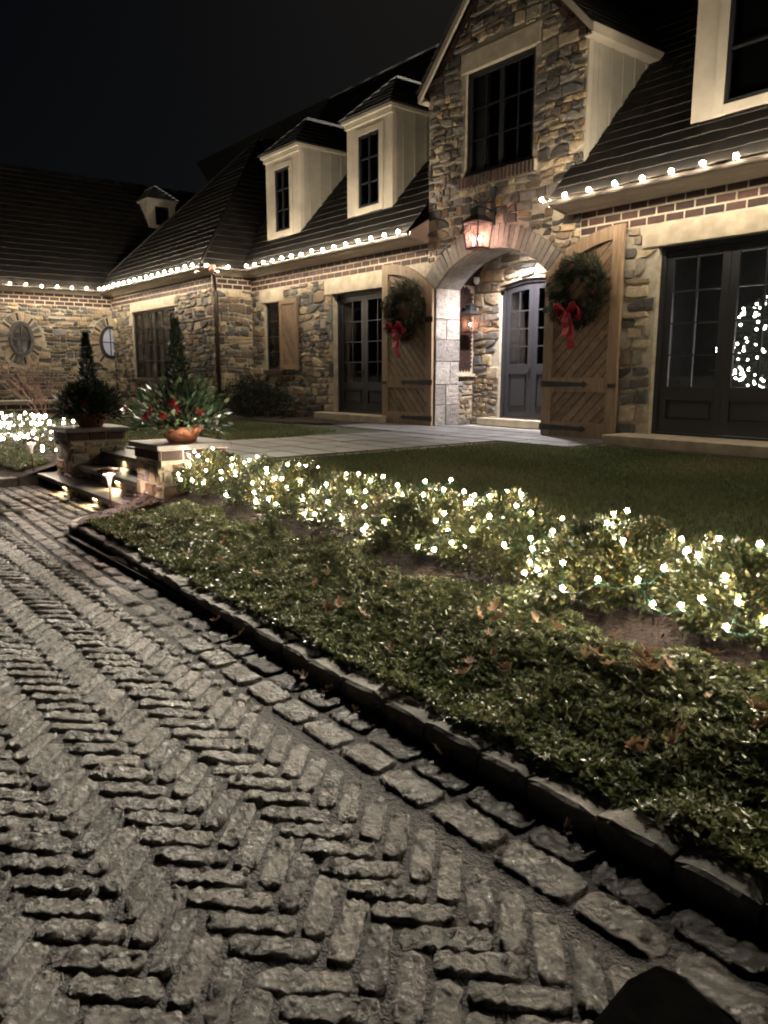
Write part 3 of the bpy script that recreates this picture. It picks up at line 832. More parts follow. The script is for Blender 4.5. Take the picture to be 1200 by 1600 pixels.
for k in range(0, NA, 2):       # intrados slabs
    m_ = MB(); m_.cur = random.random(); e = .004
    xa, xb = ax[k] + e, ax[k + 2] - e
    m_.prism([(xa, YF + .0, archz(xa) - .024), (xb, YF + .0, archz(xb) - .024), (xb, VEST_Y0 - .01, archz(xb) - .024), (xa, VEST_Y0 - .01, archz(xa) - .024)], (0, 0, .03))
    m_.build('arch_slab', 'jambstone', jamb)

VCX = -9.80
def vaultz(x): return 3.12 + 0.78 * math.sqrt(max(0, 1 - ((x - VCX) / 1.48) ** 2))
ED0, ED1, ESP, ETOP = -10.56, -9.04, 2.98, 3.36
def edz(x, dz=0): return ESP + (ETOP - ESP) * math.sqrt(max(0, 1 - ((x - VCX) / ((ED1 - ED0) / 2 + .35)) ** 2)) * 1.0 + dz - .12
FV = Frame((0, VEST_Y1, 0), (1, 0, 0), (0, -1, 0)); FS = Frame((VX0, 0, 0), (0, 1, 0), (1, 0, 0)); FS2 = Frame((VX1, 0, 0), (0, -1, 0), (-1, 0, 0))
mb = MB()
xs = [VX0 + (VX1 - VX0) * k / 20 for k in range(21)]
for k in range(20):
    xa, xb = xs[k], xs[k + 1]
    mb.quad((xa, VEST_Y0, vaultz(xa)), (xb, VEST_Y0, vaultz(xb)), (xb, VEST_Y1 + .1, vaultz(xb)), (xa, VEST_Y1 + .1, vaultz(xa)))
vault = mb.build('vestibule_vault', 'brick', house)
mb = MB()
mb.quad(FS.p(VEST_Y0, PZ), FS.p(VEST_Y1, PZ), FS.p(VEST_Y1, 3.3), FS.p(VEST_Y0, 3.3))
mb.quad((VX1, VEST_Y0, PZ), (VX1, VEST_Y1, PZ), (VX1, VEST_Y1, 3.3), (VX1, VEST_Y0, 3.3))
mb.quad(FV.p(VX0, PZ), FV.p(ED0, PZ), FV.p(ED0, 4.0), FV.p(VX0, 4.0)); mb.quad(FV.p(ED1, PZ), FV.p(VX1, PZ), FV.p(VX1, 4.0), FV.p(ED1, 4.0))
ex = [ED0 + (ED1 - ED0) * k / 14 for k in range(15)]
for k in range(14):
    mb.quad(FV.p(ex[k], edz(ex[k])), FV.p(ex[k + 1], edz(ex[k + 1])), FV.p(ex[k + 1], 4.0), FV.p(ex[k], 4.0))
    mb.quad(FV.p(ex[k], edz(ex[k])), FV.p(ex[k], edz(ex[k]), -.14), FV.p(ex[k + 1], edz(ex[k + 1]), -.14), FV.p(ex[k + 1], edz(ex[k + 1])))
mb.quad(FV.p(ED0, PZ), FV.p(ED0, PZ, -.14), FV.p(ED0, ESP, -.14), FV.p(ED0, ESP))
vest = mb.build('vestibule_wall', 'mortar', house)
rubble(FV, vest, VX0 + .01, VX1 - .01, PZ, 3.95, rects=[(ED0 - .01, ED1 + .01, .3, ESP - .02)], circles=[(VCX, ESP - .12, .78, .40)], planes=[], radii=(.06, .09, .13), gap=.022, tint=lambda: random.uniform(.3, 1))
rubble(FS, vest, VEST_Y0 + .02, VEST_Y1 - .02, PZ, 1.45, radii=(.06, .1), gap=.022, tint=lambda: random.uniform(.3, 1))
m_ = MB(); m_.box((VX0, VEST_Y0 + .02, 1.45), (VX0 + .09, VEST_Y1 - .02, 1.50)); m_.build('vestibule_ledge', 'limestone', house)
# herringbone brick panel on the side wall
for i in range(-2, 24):
    for j in range(-30, 30):
        k = (i - j) % 4
        if k not in (0, 3): continue
        w_ = .058
        a, b = ((i + 1) * w_, (j + .5) * w_) if k == 0 else ((i + .5) * w_, (j + 1) * w_)
        ya, za = VEST_Y0 + .05 + (a - b) * s2 * .5 + .2, 1.4 + (a + b) * s2
        dx, dz = (s2, s2) if k == 0 else (-s2, s2)
        if not (VEST_Y0 + .07 < ya < VEST_Y1 - .09 and 1.58 < za < 3.15): continue
        l, hw = w_ - .006, w_ / 2 - .006
        q = [(ya + dx * u * l - dz * v * hw, za + dz * u * l + dx * v * hw) for u, v in ((-1, -1), (1, -1), (1, 1), (-1, 1))]
        vs = [FS.p(a_, b_, -.005) for a_, b_ in q] + [FS.p(a_, b_, .012) for a_, b_ in q]
        BRK.add(vs, [(4, 5, 6, 7), (0, 1, 5, 4), (1, 2, 6, 5), (2, 3, 7, 6), (3, 0, 4, 7)], vest, random.random())
m_ = MB(); m_.box((-10.92, VEST_Y1 - .22, PZ + .02), (-8.6, VEST_Y1 + .13, .64)); m_.build('entry_step', 'limestone', house, bevel=.01)
STN.flush(); BRK.flush()

# ------------------------------------------------------------------ doors and windows
def back_box(fr, a0, a1, z0, z1, d0, depth, mat='black'):
    """dark room behind an opening"""
    b = MB(); P_ = fr.p
    b.quad(P_(a0, z0, -depth), P_(a1, z0, -depth), P_(a1, z1, -depth), P_(a0, z1, -depth))
    b.quad(P_(a0, z0, -d0), P_(a0, z0, -depth), P_(a0, z1, -depth), P_(a0, z1, -d0)); b.quad(P_(a1, z0, -depth), P_(a1, z0, -d0), P_(a1, z1, -d0), P_(a1, z1, -depth))
    b.quad(P_(a0, z1, -depth), P_(a1, z1, -depth), P_(a1, z1, -d0), P_(a0, z1, -d0)); b.quad(P_(a0, z0, -d0), P_(a1, z0, -d0), P_(a1, z0, -depth), P_(a0, z0, -depth))
    return b.build('dark_room', mat, house)

def french_door(fr, o, dpl, mat, rows=4, cols=2, panel_top=1.32, top=None, handle=True, name='door'):
    """double glazed door in opening o; dpl = depth of the door plane; top(x) optional arched head"""
    a0, a1, z0, z1 = o; cx = (a0 + a1) / 2; fw_ = .07
    head = top or (lambda x: z1)
    root = MB()
    def seg(mb, b0, b1, zb, ztf, d0, d1, n=1):
        for k in range(n):
            u0, u1 = b0 + (b1 - b0) * k / n, b0 + (b1 - b0) * (k + 1) / n
            zz0 = zb if not callable(zb) else None
            q = [(u0, zb(u0) if callable(zb) else zb), (u1, zb(u1) if callable(zb) else zb), (u1, ztf(u1) if callable(ztf) else ztf), (u0, ztf(u0) if callable(ztf) else ztf)]
            vs = [fr.p(a, z, d) for d in (d0, d1) for a, z in q]
            mb.add(vs, [(3, 2, 1, 0), (4, 5, 6, 7), (0, 1, 5, 4), (1, 2, 6, 5), (2, 3, 7, 6), (3, 0, 4, 7)])
    nn = 10 if top else 1
    seg(root, a0, a0 + fw_, z0, lambda x: head(x) - .001, -dpl - .06, -dpl + .05); seg(root, a1 - fw_, a1, z0, lambda x: head(x) - .001, -dpl - .06, -dpl + .05)
    seg(root, a0 + fw_, a1 - fw_, lambda x: head(x) - fw_, lambda x: head(x) - .002, -dpl - .06, -dpl + .05, nn)
    seg(root, a0 + fw_, a1 - fw_, z0, z0 + .03, -dpl - .06, -dpl + .05)
    door = root.build(name, mat, house, bevel=.004)
    st = .115
    for sd in (0, 1):
        l0, l1 = (a0 + fw_ + .003, cx - .002) if sd == 0 else (cx + .002, a1 - fw_ - .003)
        hb = lambda x: head(x) - fw_ - .004
        g0, g1 = l0 + st, l1 - st
        gt = lambda x: head(x) - fw_ - st
        lf = MB()
        seg(lf, l0, g0, z0 + .035, hb, -dpl - .03, -dpl + .02); seg(lf, g1, l1, z0 + .035, hb, -dpl - .03, -dpl + .02)
        seg(lf, g0, g1, gt, hb, -dpl - .03, -dpl + .02, nn); seg(lf, g0, g1, z0 + .035, z0 + .2, -dpl - .03, -dpl + .02)
        seg(lf, g0, g1, panel_top - .16, panel_top, -dpl - .03, -dpl + .02)
        lf.build('door_leaf', mat, door, bevel=.004)
        pn = MB(); seg(pn, g0, g1, z0 + .2, panel_top - .16, -dpl - .02, -dpl - .005); seg(pn, g0 + .05, g1 - .05, z0 + .25, panel_top - .21, -dpl - .005, -dpl + .012)
        pn.build('door_panel', mat, door, bevel=.006)
        for (b0, b1, c0, c1) in ((g0 - .01, g1 + .01, panel_top - .185, panel_top - .155), (g0 - .01, g1 + .01, z0 + .195, z0 + .225)):
            bolection = MB(); seg(bolection, b0, b1, c0, c1, -dpl + .021, -dpl + .032); bolection.build('moulding', mat, door)
        for c in range(1, cols):
            xm = g0 + (g1 - g0) * c / cols; mm = MB(); seg(mm, xm - .012, xm + .012, panel_top, gt, -dpl - .02, -dpl + .012); mm.build('muntin', mat, door)
        zt_min = min(gt(g0), gt(g1))
        hs = [panel_top + (zt_min - panel_top) * r / rows for r in range(rows + 1)]
        for r in range(1, rows):
            mm = MB(); seg(mm, g0, g1, hs[r] - .011, hs[r] + .011, -dpl - .018, -dpl + .013); mm.build('muntin', mat, door)
        for c in range(cols):
            for r in range(rows):
                p0, p1 = g0 + (g1 - g0) * c / cols, g0 + (g1 - g0) * (c + 1) / cols
                pm = MB(); tilt = random.uniform(-.002, .002)
                k_ = 4 if (top and r == rows - 1) else 1
                for q in range(k_):
                    u0, u1 = p0 + (p1 - p0) * q / k_, p0 + (p1 - p0) * (q + 1) / k_
                    t0, t1 = (gt(u0), gt(u1)) if r == rows - 1 else (hs[r + 1], hs[r + 1])
                    pm.quad(fr.p(u0, hs[r], -dpl - .005), fr.p(u1, hs[r], -dpl - .005 + tilt), fr.p(u1, t1, -dpl - .005 + tilt), fr.p(u0, t0, -dpl - .005))
                pm.build('pane', 'glass', door)
    if handle:
        hx = cx - .06; hm = MB(); fbox(hm, fr, hx - .02, hx + .02, 1.42, 1.62, -dpl + .02, -dpl + .032)
        hm.tube([fr.p(hx, 1.54, -dpl + .03), fr.p(hx, 1.54, -dpl + .08), fr.p(hx - .1, 1.54, -dpl + .08)], .011, 6)
        hm.build('handle', 'iron', door, smooth=False)
    return door

french_door(FM, (DL[0], DL[1], .64, DL[3]), .17, 'dark')
back_box(FM, DL[0], DL[1], .60, DL[3], .3, 2.2)
dR = french_door(FM, (DR[0], DR[1], .63, DR[3]), .13, 'dark', top=lambda x: DR[3] - .002)
back_box(FM, DR[0] - 1.2, DR[1] + .3, .60, 3.6, .34, 3.2)
FVD = Frame((0, VEST_Y1, 0), (1, 0, 0), (0, -1, 0))
french_door(FVD, (ED0, ED1, .645, ETOP), .10, 'entry', panel_top=1.68, top=lambda x: edz(x) - .004)
back_box(FVD, ED0, ED1, .6, 3.4, .17, 1.5)

def window(fr, o, dpl, cols, rows, mat='dark', mullions=(), fw_=.055, name='window', curtain=None, back='black', bar=.012):
    a0, a1, z0, z1 = o; wf = MB()
    for (b0, b1, c0, c1) in ((a0, a0 + fw_, z0, z1), (a1 - fw_, a1, z0, z1), (a0 + fw_, a1 - fw_, z0, z0 + fw_), (a0 + fw_, a1 - fw_, z1 - fw_, z1)):
        fbox(wf, fr, b0, b1, c0, c1, -dpl - .05, -dpl + .04)
    root = wf.build(name, mat, house, bevel=.004)
    edges = [a0 + fw_] + [v for m0 in mullions for v in (m0 - .04, m0 + .04)] + [a1 - fw_]
    for m0 in mullions:
        q = MB(); fbox(q, fr, m0 - .04, m0 + .04, z0 + fw_, z1 - fw_, -dpl - .045, -dpl + .035); q.build('mullion', mat, root)
    for k in range(0, len(edges), 2):
        e0, e1 = edges[k], edges[k + 1]
        for c in range(1, cols):
            xm = e0 + (e1 - e0) * c / cols; q = MB(); fbox(q, fr, xm - bar, xm + bar, z0 + fw_, z1 - fw_, -dpl - .02, -dpl + .015); q.build('muntin', mat, root)
        for r in range(1, rows):
            zm = z0 + fw_ + (z1 - z0 - 2 * fw_) * r / rows; q = MB(); fbox(q, fr, e0, e1, zm - bar, zm + bar, -dpl - .018, -dpl + .017); q.build('muntin', mat, root)
        for c in range(cols):
            for r in range(rows):
                p0, p1 = e0 + (e1 - e0) * c / cols, e0 + (e1 - e0) * (c + 1) / cols
                h0, h1 = (z0 + fw_ + (z1 - z0 - 2 * fw_) * t / rows for t in (r, r + 1)); tl = random.uniform(-.003, .003)
                MB().quad(fr.p(p0, h0, -dpl), fr.p(p1, h0, -dpl + tl), fr.p(p1, h1, -dpl + tl), fr.p(p0, h1, -dpl)).build('pane', 'glass', root)
    back_box(fr, a0, a1, z0, z1, dpl + .055, dpl + .9, back)
    if curtain:
        for (c0, c1) in curtain:
            q = MB(); n_ = 14; pts = [(c0 + (c1 - c0) * k / n_, -dpl - .12 - .04 * math.sin(k * 2.1)) for k in range(n_ + 1)]
            for (u0, d0), (u1, d1) in zip(pts, pts[1:]):
                q.quad(fr.p(u0, z0 + .02, d0), fr.p(u1, z0 + .02, d1), fr.p(u1, z1 - .02, d1), fr.p(u0, z1 - .02, d0))
            q.build('curtain', 'curtain', root, smooth=True)
    return root

window(FM, SWN[:4], .10, 3, 4)
window(FM, (UW[0], UW[1], 4.915, 6.62), .09, 2, 3, mullions=(GCX - .03,), fw_=.09, curtain=[(-10.4, -10.05)])
window(FW, WW[:4], .09, 3, 4, mullions=((WW[0] + WW[1]) / 2,), curtain=[(-23.35, -23.1), (-22.75, -22.45), (-22.2, -22.0)])
for q, ((ca, cz, ra, rb), lit) in enumerate(((OV1, 'dimblind'), (OV2, 'litblind'))):
    wm = MB(); n_ = 32
    pts = lambda s_, d: [FL.p(ca + (ra + s_) * math.cos(2 * math.pi * k / n_), cz + (rb + s_) * math.sin(2 * math.pi * k / n_), d) for k in range(n_)]
    A_, B_, C_, D_ = pts(.05, -.02), pts(.05, .06), pts(-.045, .06), pts(-.045, -.03)
    vs = A_ + B_ + C_ + D_
    wm.add(vs, [(i * n_ + k, i * n_ + (k + 1) % n_, ((i + 1)) * n_ + (k + 1) % n_, (i + 1) * n_ + k) for i in range(3) for k in range(n_)])
    ro = wm.build('oval_window', 'dark', house)
    b_ = MB(); b_.add(pts(-.03, .004), [tuple(range(n_))]); b_.build('blind', lit, ro)
    g_ = MB(); g_.add(pts(-.03, .03), [tuple(range(n_))]); g_.build('pane', 'glass', ro)
    mm = MB(); fbox(mm, FL, ca - .014, ca + .014, cz - rb + .04, cz + rb - .04, .022, .045); mm.build('muntin', 'dark', ro)
    mm = MB(); fbox(mm, FL, ca - ra + .04, ca + ra - .04, cz - .015, cz + .013, .024, .047); mm.build('muntin', 'dark', ro)

# ------------------------------------------------------------------ shutters with diagonal planks
def shutter(hx, fx, d0, rails, mat='wood', strap=True, top=None, z0=.50, ang=45, name='shutter'):
    """hx hinge edge, fx free edge; top(x) gives the head"""
    a0, a1 = min(hx, fx), max(hx, fx); st = .19 if strap else .11; top = top or (lambda x: 3.56)
    root = MB(); d1 = d0 + .055
    def pr(mb, q, da, db):
        n_ = len(q); vs = [FM.p(a, z, da) for a, z in q] + [FM.p(a, z, db) for a, z in q]
        mb.add(vs, [tuple(range(n_ - 1, -1, -1)), tuple(range(n_, 2 * n_))] + [(k, (k + 1) % n_, n_ + (k + 1) % n_, n_ + k) for k in range(n_)])
    NS = 8
    bk = MB(); xs = [a0 + .02 + (a1 - a0 - .04) * k / NS for k in range(NS + 1)]
    pr(bk, [(a0 + .02, z0 + .02)] + [(a1 - .02, z0 + .02)] + [(x, top(x) - .03) for x in reversed(xs)], d0, d0 + .014)
    root = bk.build(name, 'bark', house)
    for (b0, b1) in ((a0, a0 + st), (a1 - st, a1)):
        q = MB(); q.cur = random.random(); pr(q, [(b0, z0), (b1, z0), (b1, top(b1)), (b0, top(b0))], d0, d1); q.build('stile', mat, root, bevel=.005)
    xs = [a0 + st + .002 + (a1 - a0 - 2 * st - .004) * k / NS for k in range(NS + 1)]
    q = MB(); q.cur = random.random(); pr(q, [(x, top(x) - st * 1.05) for x in xs] + [(x, top(x)) for x in reversed(xs)], d0, d1 - .001); q.build('rail', mat, root, bevel=.005)
    for (r0, r1) in rails:
        q = MB(); q.cur = random.random(); pr(q, [(a0 + st + .002, r0), (a1 - st - .002, r0), (a1 - st - .002, r1), (a0 + st + .002, r1)], d0, d1 - .001); q.build('rail', mat, root, bevel=.005)
    # diagonal planks between the rails
    zs = [r[1] for r in rails] + []
    fields = []
    rs = sorted(rails)
    for k in range(len(rs)):
        zb = rs[k][1]; zt = rs[k + 1][0] if k + 1 < len(rs) else None
        fields.append((zb, zt))
    c_, s_ = math.cos(R(ang)), math.sin(R(ang)); dirn = 1 if fx > hx else -1
    for (zb, zt) in fields:
        b0, b1 = a0 + st, a1 - st
        w_ = .135 if strap else .1
        zmax = zt if zt else max(top(b0), top(b1)) - st
        k = -30
        for k in range(-30, 40):
            # plank band: n.x in [k w, (k+1) w] with n perpendicular to the plank direction
            nx_, nz_ = -dirn * s_, c_
            ref = nx_ * b0 + nz_ * zb
            poly = [(b0, zb), (b1, zb), (b1, zt if zt else top(b1) - st), (b0, zt if zt else top(b0) - st)]
            poly = clip(poly, nx_, nz_, ref + (k + 1) * w_ - .008); poly = clip(poly, -nx_, -nz_, -(ref + k * w_ + .006))
            if len(poly) < 3 or parea(poly) < .002: continue
            q = MB(); q.cur = random.random(); pr(q, poly, d0 + .01, d0 + .034); q.build('plank', 'plank', root)
    if strap:
        for zh in (1.335, .64):
            q = MB(); sg = 1 if fx > hx else -1; L = .92
            pts = [(hx - sg * .03, zh - .05), (hx + sg * L * .86, zh - .028), (hx + sg * L * .90, zh - .05), (hx + sg * L, zh), (hx + sg * L * .90, zh + .05), (hx + sg * L * .86, zh + .028), (hx - sg * .03, zh + .05)]
            if sg < 0: pts = pts[::-1]
            pr(q, pts, d1, d1 + .010); q.build('strap_hinge', 'iron', root)
        q = MB(); sg = 1 if fx > hx else -1
        fbox(q, FM, min(hx - sg * .03, hx + sg * .2), max(hx - sg * .03, hx + sg * .2), 2.47, 2.57, d1, d1 + .01); q.build('strap_hinge', 'iron', root)
        q = MB(); fbox(q, FM, min(fx, fx - sg * .14), max(fx, fx - sg * .14), 1.29, 1.35, d1, d1 + .02); q.build('latch', 'iron', root)
    return root
def qarch(hx, fx):
    def f(x):
        t = abs(x - hx); return ACZ + math.sqrt(max(0, AR * AR - (AH - t) ** 2)) - .02 if t < AH else ATOP - .02
    return f
sL = shutter(-11.17, -12.70, .05, [(.50, .74), (1.22, 1.44)], top=qarch(-11.17, -12.70)); setp(sL, label='arched oak shutter left of the entrance')
sR = shutter(-8.44, -7.01, .05, [(.50, .74), (1.22, 1.44)], top=qarch(-8.44, -7.01)); setp(sR, label='arched oak shutter right of the entrance')
sS = shutter(-15.97, -16.77, .05, [(1.60, 1.72)], strap=False, top=lambda x: 3.27, z0=1.58, ang=55); setp(sS, label='small oak window shutter')

# ------------------------------------------------------------------ eaves, gutters, roofs
def eave(p0, p1, nrm, zoff=0.0, name='eave'):
    """boxed cornice + gutter along p0..p1 (wall plane), nrm outward"""
    p0, p1, nrm = Vector(p0), Vector(p1), Vector(nrm); t = (p1 - p0).normalized()
    prof = [(0, 3.93), (.06, 3.93), (.08, 3.955), (.20, 3.965), (.24, 3.99), (.40, 3.995), (.42, 4.01), (.43, 4.03), (0.0, 4.04)]
    vs = [q + nrm * d + Vector((0, 0, z + zoff)) for q in (p0, p1) for d, z in prof]; n_ = len(prof)
    q = MB(); q.add(vs, [(k, k + 1, n_ + k + 1, n_ + k) for k in range(n_ - 1)] + [tuple(range(n_)), tuple(range(2 * n_ - 1, n_ - 1, -1))])
    q.build('cornice', 'trim', house)
    g = MB(); pr = [(.435 + .055 - .055 * math.cos(a), 4.06 - .055 * math.sin(a)) for a in [math.pi * k / 8 for k in range(9)]]
    pr2 = [(.435 + .055 - .048 * math.cos(a), 4.062 - .048 * math.sin(a)) for a in [math.pi * k / 8 for k in range(9)]][::-1]
    pr = pr + pr2; n_ = len(pr)
    vs = [q_ + nrm * d + Vector((0, 0, z + zoff)) for q_ in (p0, p1) for d, z in pr]
    g.add(vs, [(k, (k + 1) % n_, n_ + (k + 1) % n_, n_ + k) for k in range(n_)] + [tuple(range(n_)), tuple(range(2 * n_ - 1, n_ - 1, -1))])
    g.build('gutter', 'gutter', house, smooth=True)
eave((XR, YF, 0), (BX0, YF, 0), (0, -1, 0)); eave((BX1 - .22, YF, 0), (X_END, YF, 0), (0, -1, 0))
eave((XL - .1, YW, 0), (XR + .44, YW, 0), (0, -1, 0)); eave((XR, YW - .44, 0), (XR, YF, 0), (1, 0, 0)); eave((XL, 2.0, 0), (XL, YW, 0), (1, 0, 0))
# eave return board beside the gable
MB().prism([(BX0 + .015, YF - .01, 3.92), (BX0 + .015, YF - .47, 4.0), (BX0 + .015, YF - .47, 4.10), (BX0 + .015, YF - .01, 4.36)], (-.03, 0, 0)).build('eave_return', 'trim', house)
MB().prism([(BX1 - .22, YF - .01, 3.92), (BX1 - .22, YF - .47, 4.0), (BX1 - .22, YF - .47, 4.10), (BX1 - .22, YF - .01, 4.36)], (-.03, 0, 0)).build('eave_return', 'trim', house)

def roof_plane(A, B, C, D, n, lift=.016, name='roof'):
    """A,B eave ends, D above A, C above B; stepped shingle courses"""
    A, B, C, D = map(Vector, (A, B, C, D)); nr = (B - A).cross(D - A).normalized()
    if nr.z < 0: nr = -nr
    q = MB()
    for k in range(n):
        t0, t1 = k / n, (k + 1) / n
        l0, r0, l1, r1 = A.lerp(D, t0), B.lerp(C, t0), A.lerp(D, t1), B.lerp(C, t1)
        f = max(6, int((r0 - l0).length / .24)); us = [0] + sorted(min(.999, max(.001, (t_ + random.uniform(-.3, .3)) / f)) for t_ in range(1, f)) + [1]
        for u0, u1 in zip(us, us[1:]):      # single shingles, uneven butts
            w0 = lift * random.uniform(.7, 1.45); dn = (l0 - l1) * random.uniform(-.05, .05)
            a, b, c, d = l0.lerp(r0, u0) + dn, l0.lerp(r0, u1) + dn, l1.lerp(r1, u1), l1.lerp(r1, u0); q.cur = random.random()
            q.add([a, b, b + nr * w0, a + nr * w0, c + nr * .002, d + nr * .002], [(0, 1, 2, 3), (3, 2, 4, 5)])
    return q.build(name, 'roof', house)
EY = YF - OV; RY = 15.2; RZ = ROOF_Z + SLOPE * (RY - EY)
roof_plane((XR + .3, EY, ROOF_Z), (BX0, EY, ROOF_Z), (BX0, RY, RZ), (XR + .3 - 4, RY, RZ), 36)
roof_plane((BX0 + .0, YF + .5, ROOF_Z + SLOPE * (YF + .5 - EY)), (BX1, YF + .5, ROOF_Z + SLOPE * (YF + .5 - EY)), (BX1, RY, RZ), (BX0, RY, RZ), 28)
roof_plane((BX1 - .22, EY, ROOF_Z), (X_END, EY, ROOF_Z), (X_END, RY, RZ), (BX1 - .22, RY, RZ), 36)
WY = YW - OV; WCX = (XL - .4 + XR + OV) / 2; WHW = (XR + OV) - WCX; WAP = (WCX, WY + WHW, ROOF_Z + SLOPE * WHW)
roof_plane((WCX - WHW, WY, ROOF_Z), (XR + OV, WY, ROOF_Z), WAP, WAP, 26)
roof_plane((XR + OV, WY, ROOF_Z), (XR + OV, WY + WHW * 2, ROOF_Z), (WCX, WY + WHW * 2, WAP[2]), WAP, 26)
roof_plane((XL + OV, 1.5, ROOF_Z), (XL + OV, 16, ROOF_Z), (XL - 3.3, 16, ROOF_Z + SLOPE * 3.82), (XL - 3.3, 1.5, ROOF_Z + SLOPE * 3.82), 22)
q = MB(); q.tube([(XR + OV, WY, ROOF_Z + .02), (WAP[0], WAP[1], WAP[2] + .02)], .035, 6); q.build('hip_ridge', 'roof', house)
q = MB(); q.tube([(WCX - WHW, WY, ROOF_Z + .02), (WAP[0], WAP[1], WAP[2] + .02)], .035, 6); q.build('hip_ridge', 'roof', house)
# back faces so the moon cannot shine through the house
MB().quad((-32, RY, RZ), (X_END, RY, RZ), (X_END, 20, 4), (-32, 20, 4)).build('rear_roof', 'roof', house)
MB().quad((-32, 20, 4), (X_END, 20, 4), (X_END, 20, 0), (-32, 20, 0)).build('rear_wall', 'mortar', house)
MB().prism([(X_END, YF, 0), (X_END, YF, 4.1), (X_END, RY, RZ), (X_END, 20, 4), (X_END, 20, 0)], (.05, 0, 0)).build('end_wall', 'mortar', house)

# gable roof, rake boards, board-and-batten cheek
ov = .17; GS = 1.06; GR = GAP + .10; GE = GZ - .02
for sg in (-1, 1):
    e = (BX0 - ov) if sg < 0 else (BX1 + ov); ze = GR - GS * abs(e - GCX)
    A, B, C, D = (e, YF - .2, ze), (e, 14, ze), (GCX, 14, GR), (GCX, YF - .2, GR)
    roof_plane(A, B, C, D, 14)
    # rake board on the gable front
    q = MB(); n_ = Vector((0, -1, 0))
    pts = [(e, ze - .02), (GCX, GR - .02), (GCX, GR - .17), (e, ze - .15)]
    q.prism([(a, YF - .14, z) for a, z in pts], (0, .05, 0)); q.build('rake_board', 'trim', house)
    q = MB(); q.box((e - .01 if sg > 0 else e + .0, YF - .15, ze - .15), (e + .02 if sg > 0 else e + .01, 13.5, ze - .01)); q.build('fascia', 'trim', house)
    q = MB(); q.box((min(e, BX0 if sg < 0 else BX1), YF - .1, ze - .152), (max(e, BX0 if sg < 0 else BX1), 13.5, ze - .13)); q.build('soffit', 'trim', house)
    xc = BX0 if sg < 0 else BX1
    q = MB(); q.prism([(xc, YF + .02, 4.0), (xc, 13.5, 4.0), (xc, 13.5, ze - .13), (xc, YF + .02, ze - .13)], (-sg * .04, 0, 0)); ck = q.build('dormer_cheek', 'cheek', house)
    y = YF + .26
    while y < 12.6:
        q = MB(); q.box((xc, y, 4.2), (xc + sg * .022, y + .05, ze - .15)); q.build('batten', 'cheek', ck); y += .30
    q = MB(); q.box((xc, YF - .0, GZ - .3 if sg < 0 else 4.2), (xc + sg * .02, YF + .09, ze - .15)); q.build('corner_board', 'trim', ck)

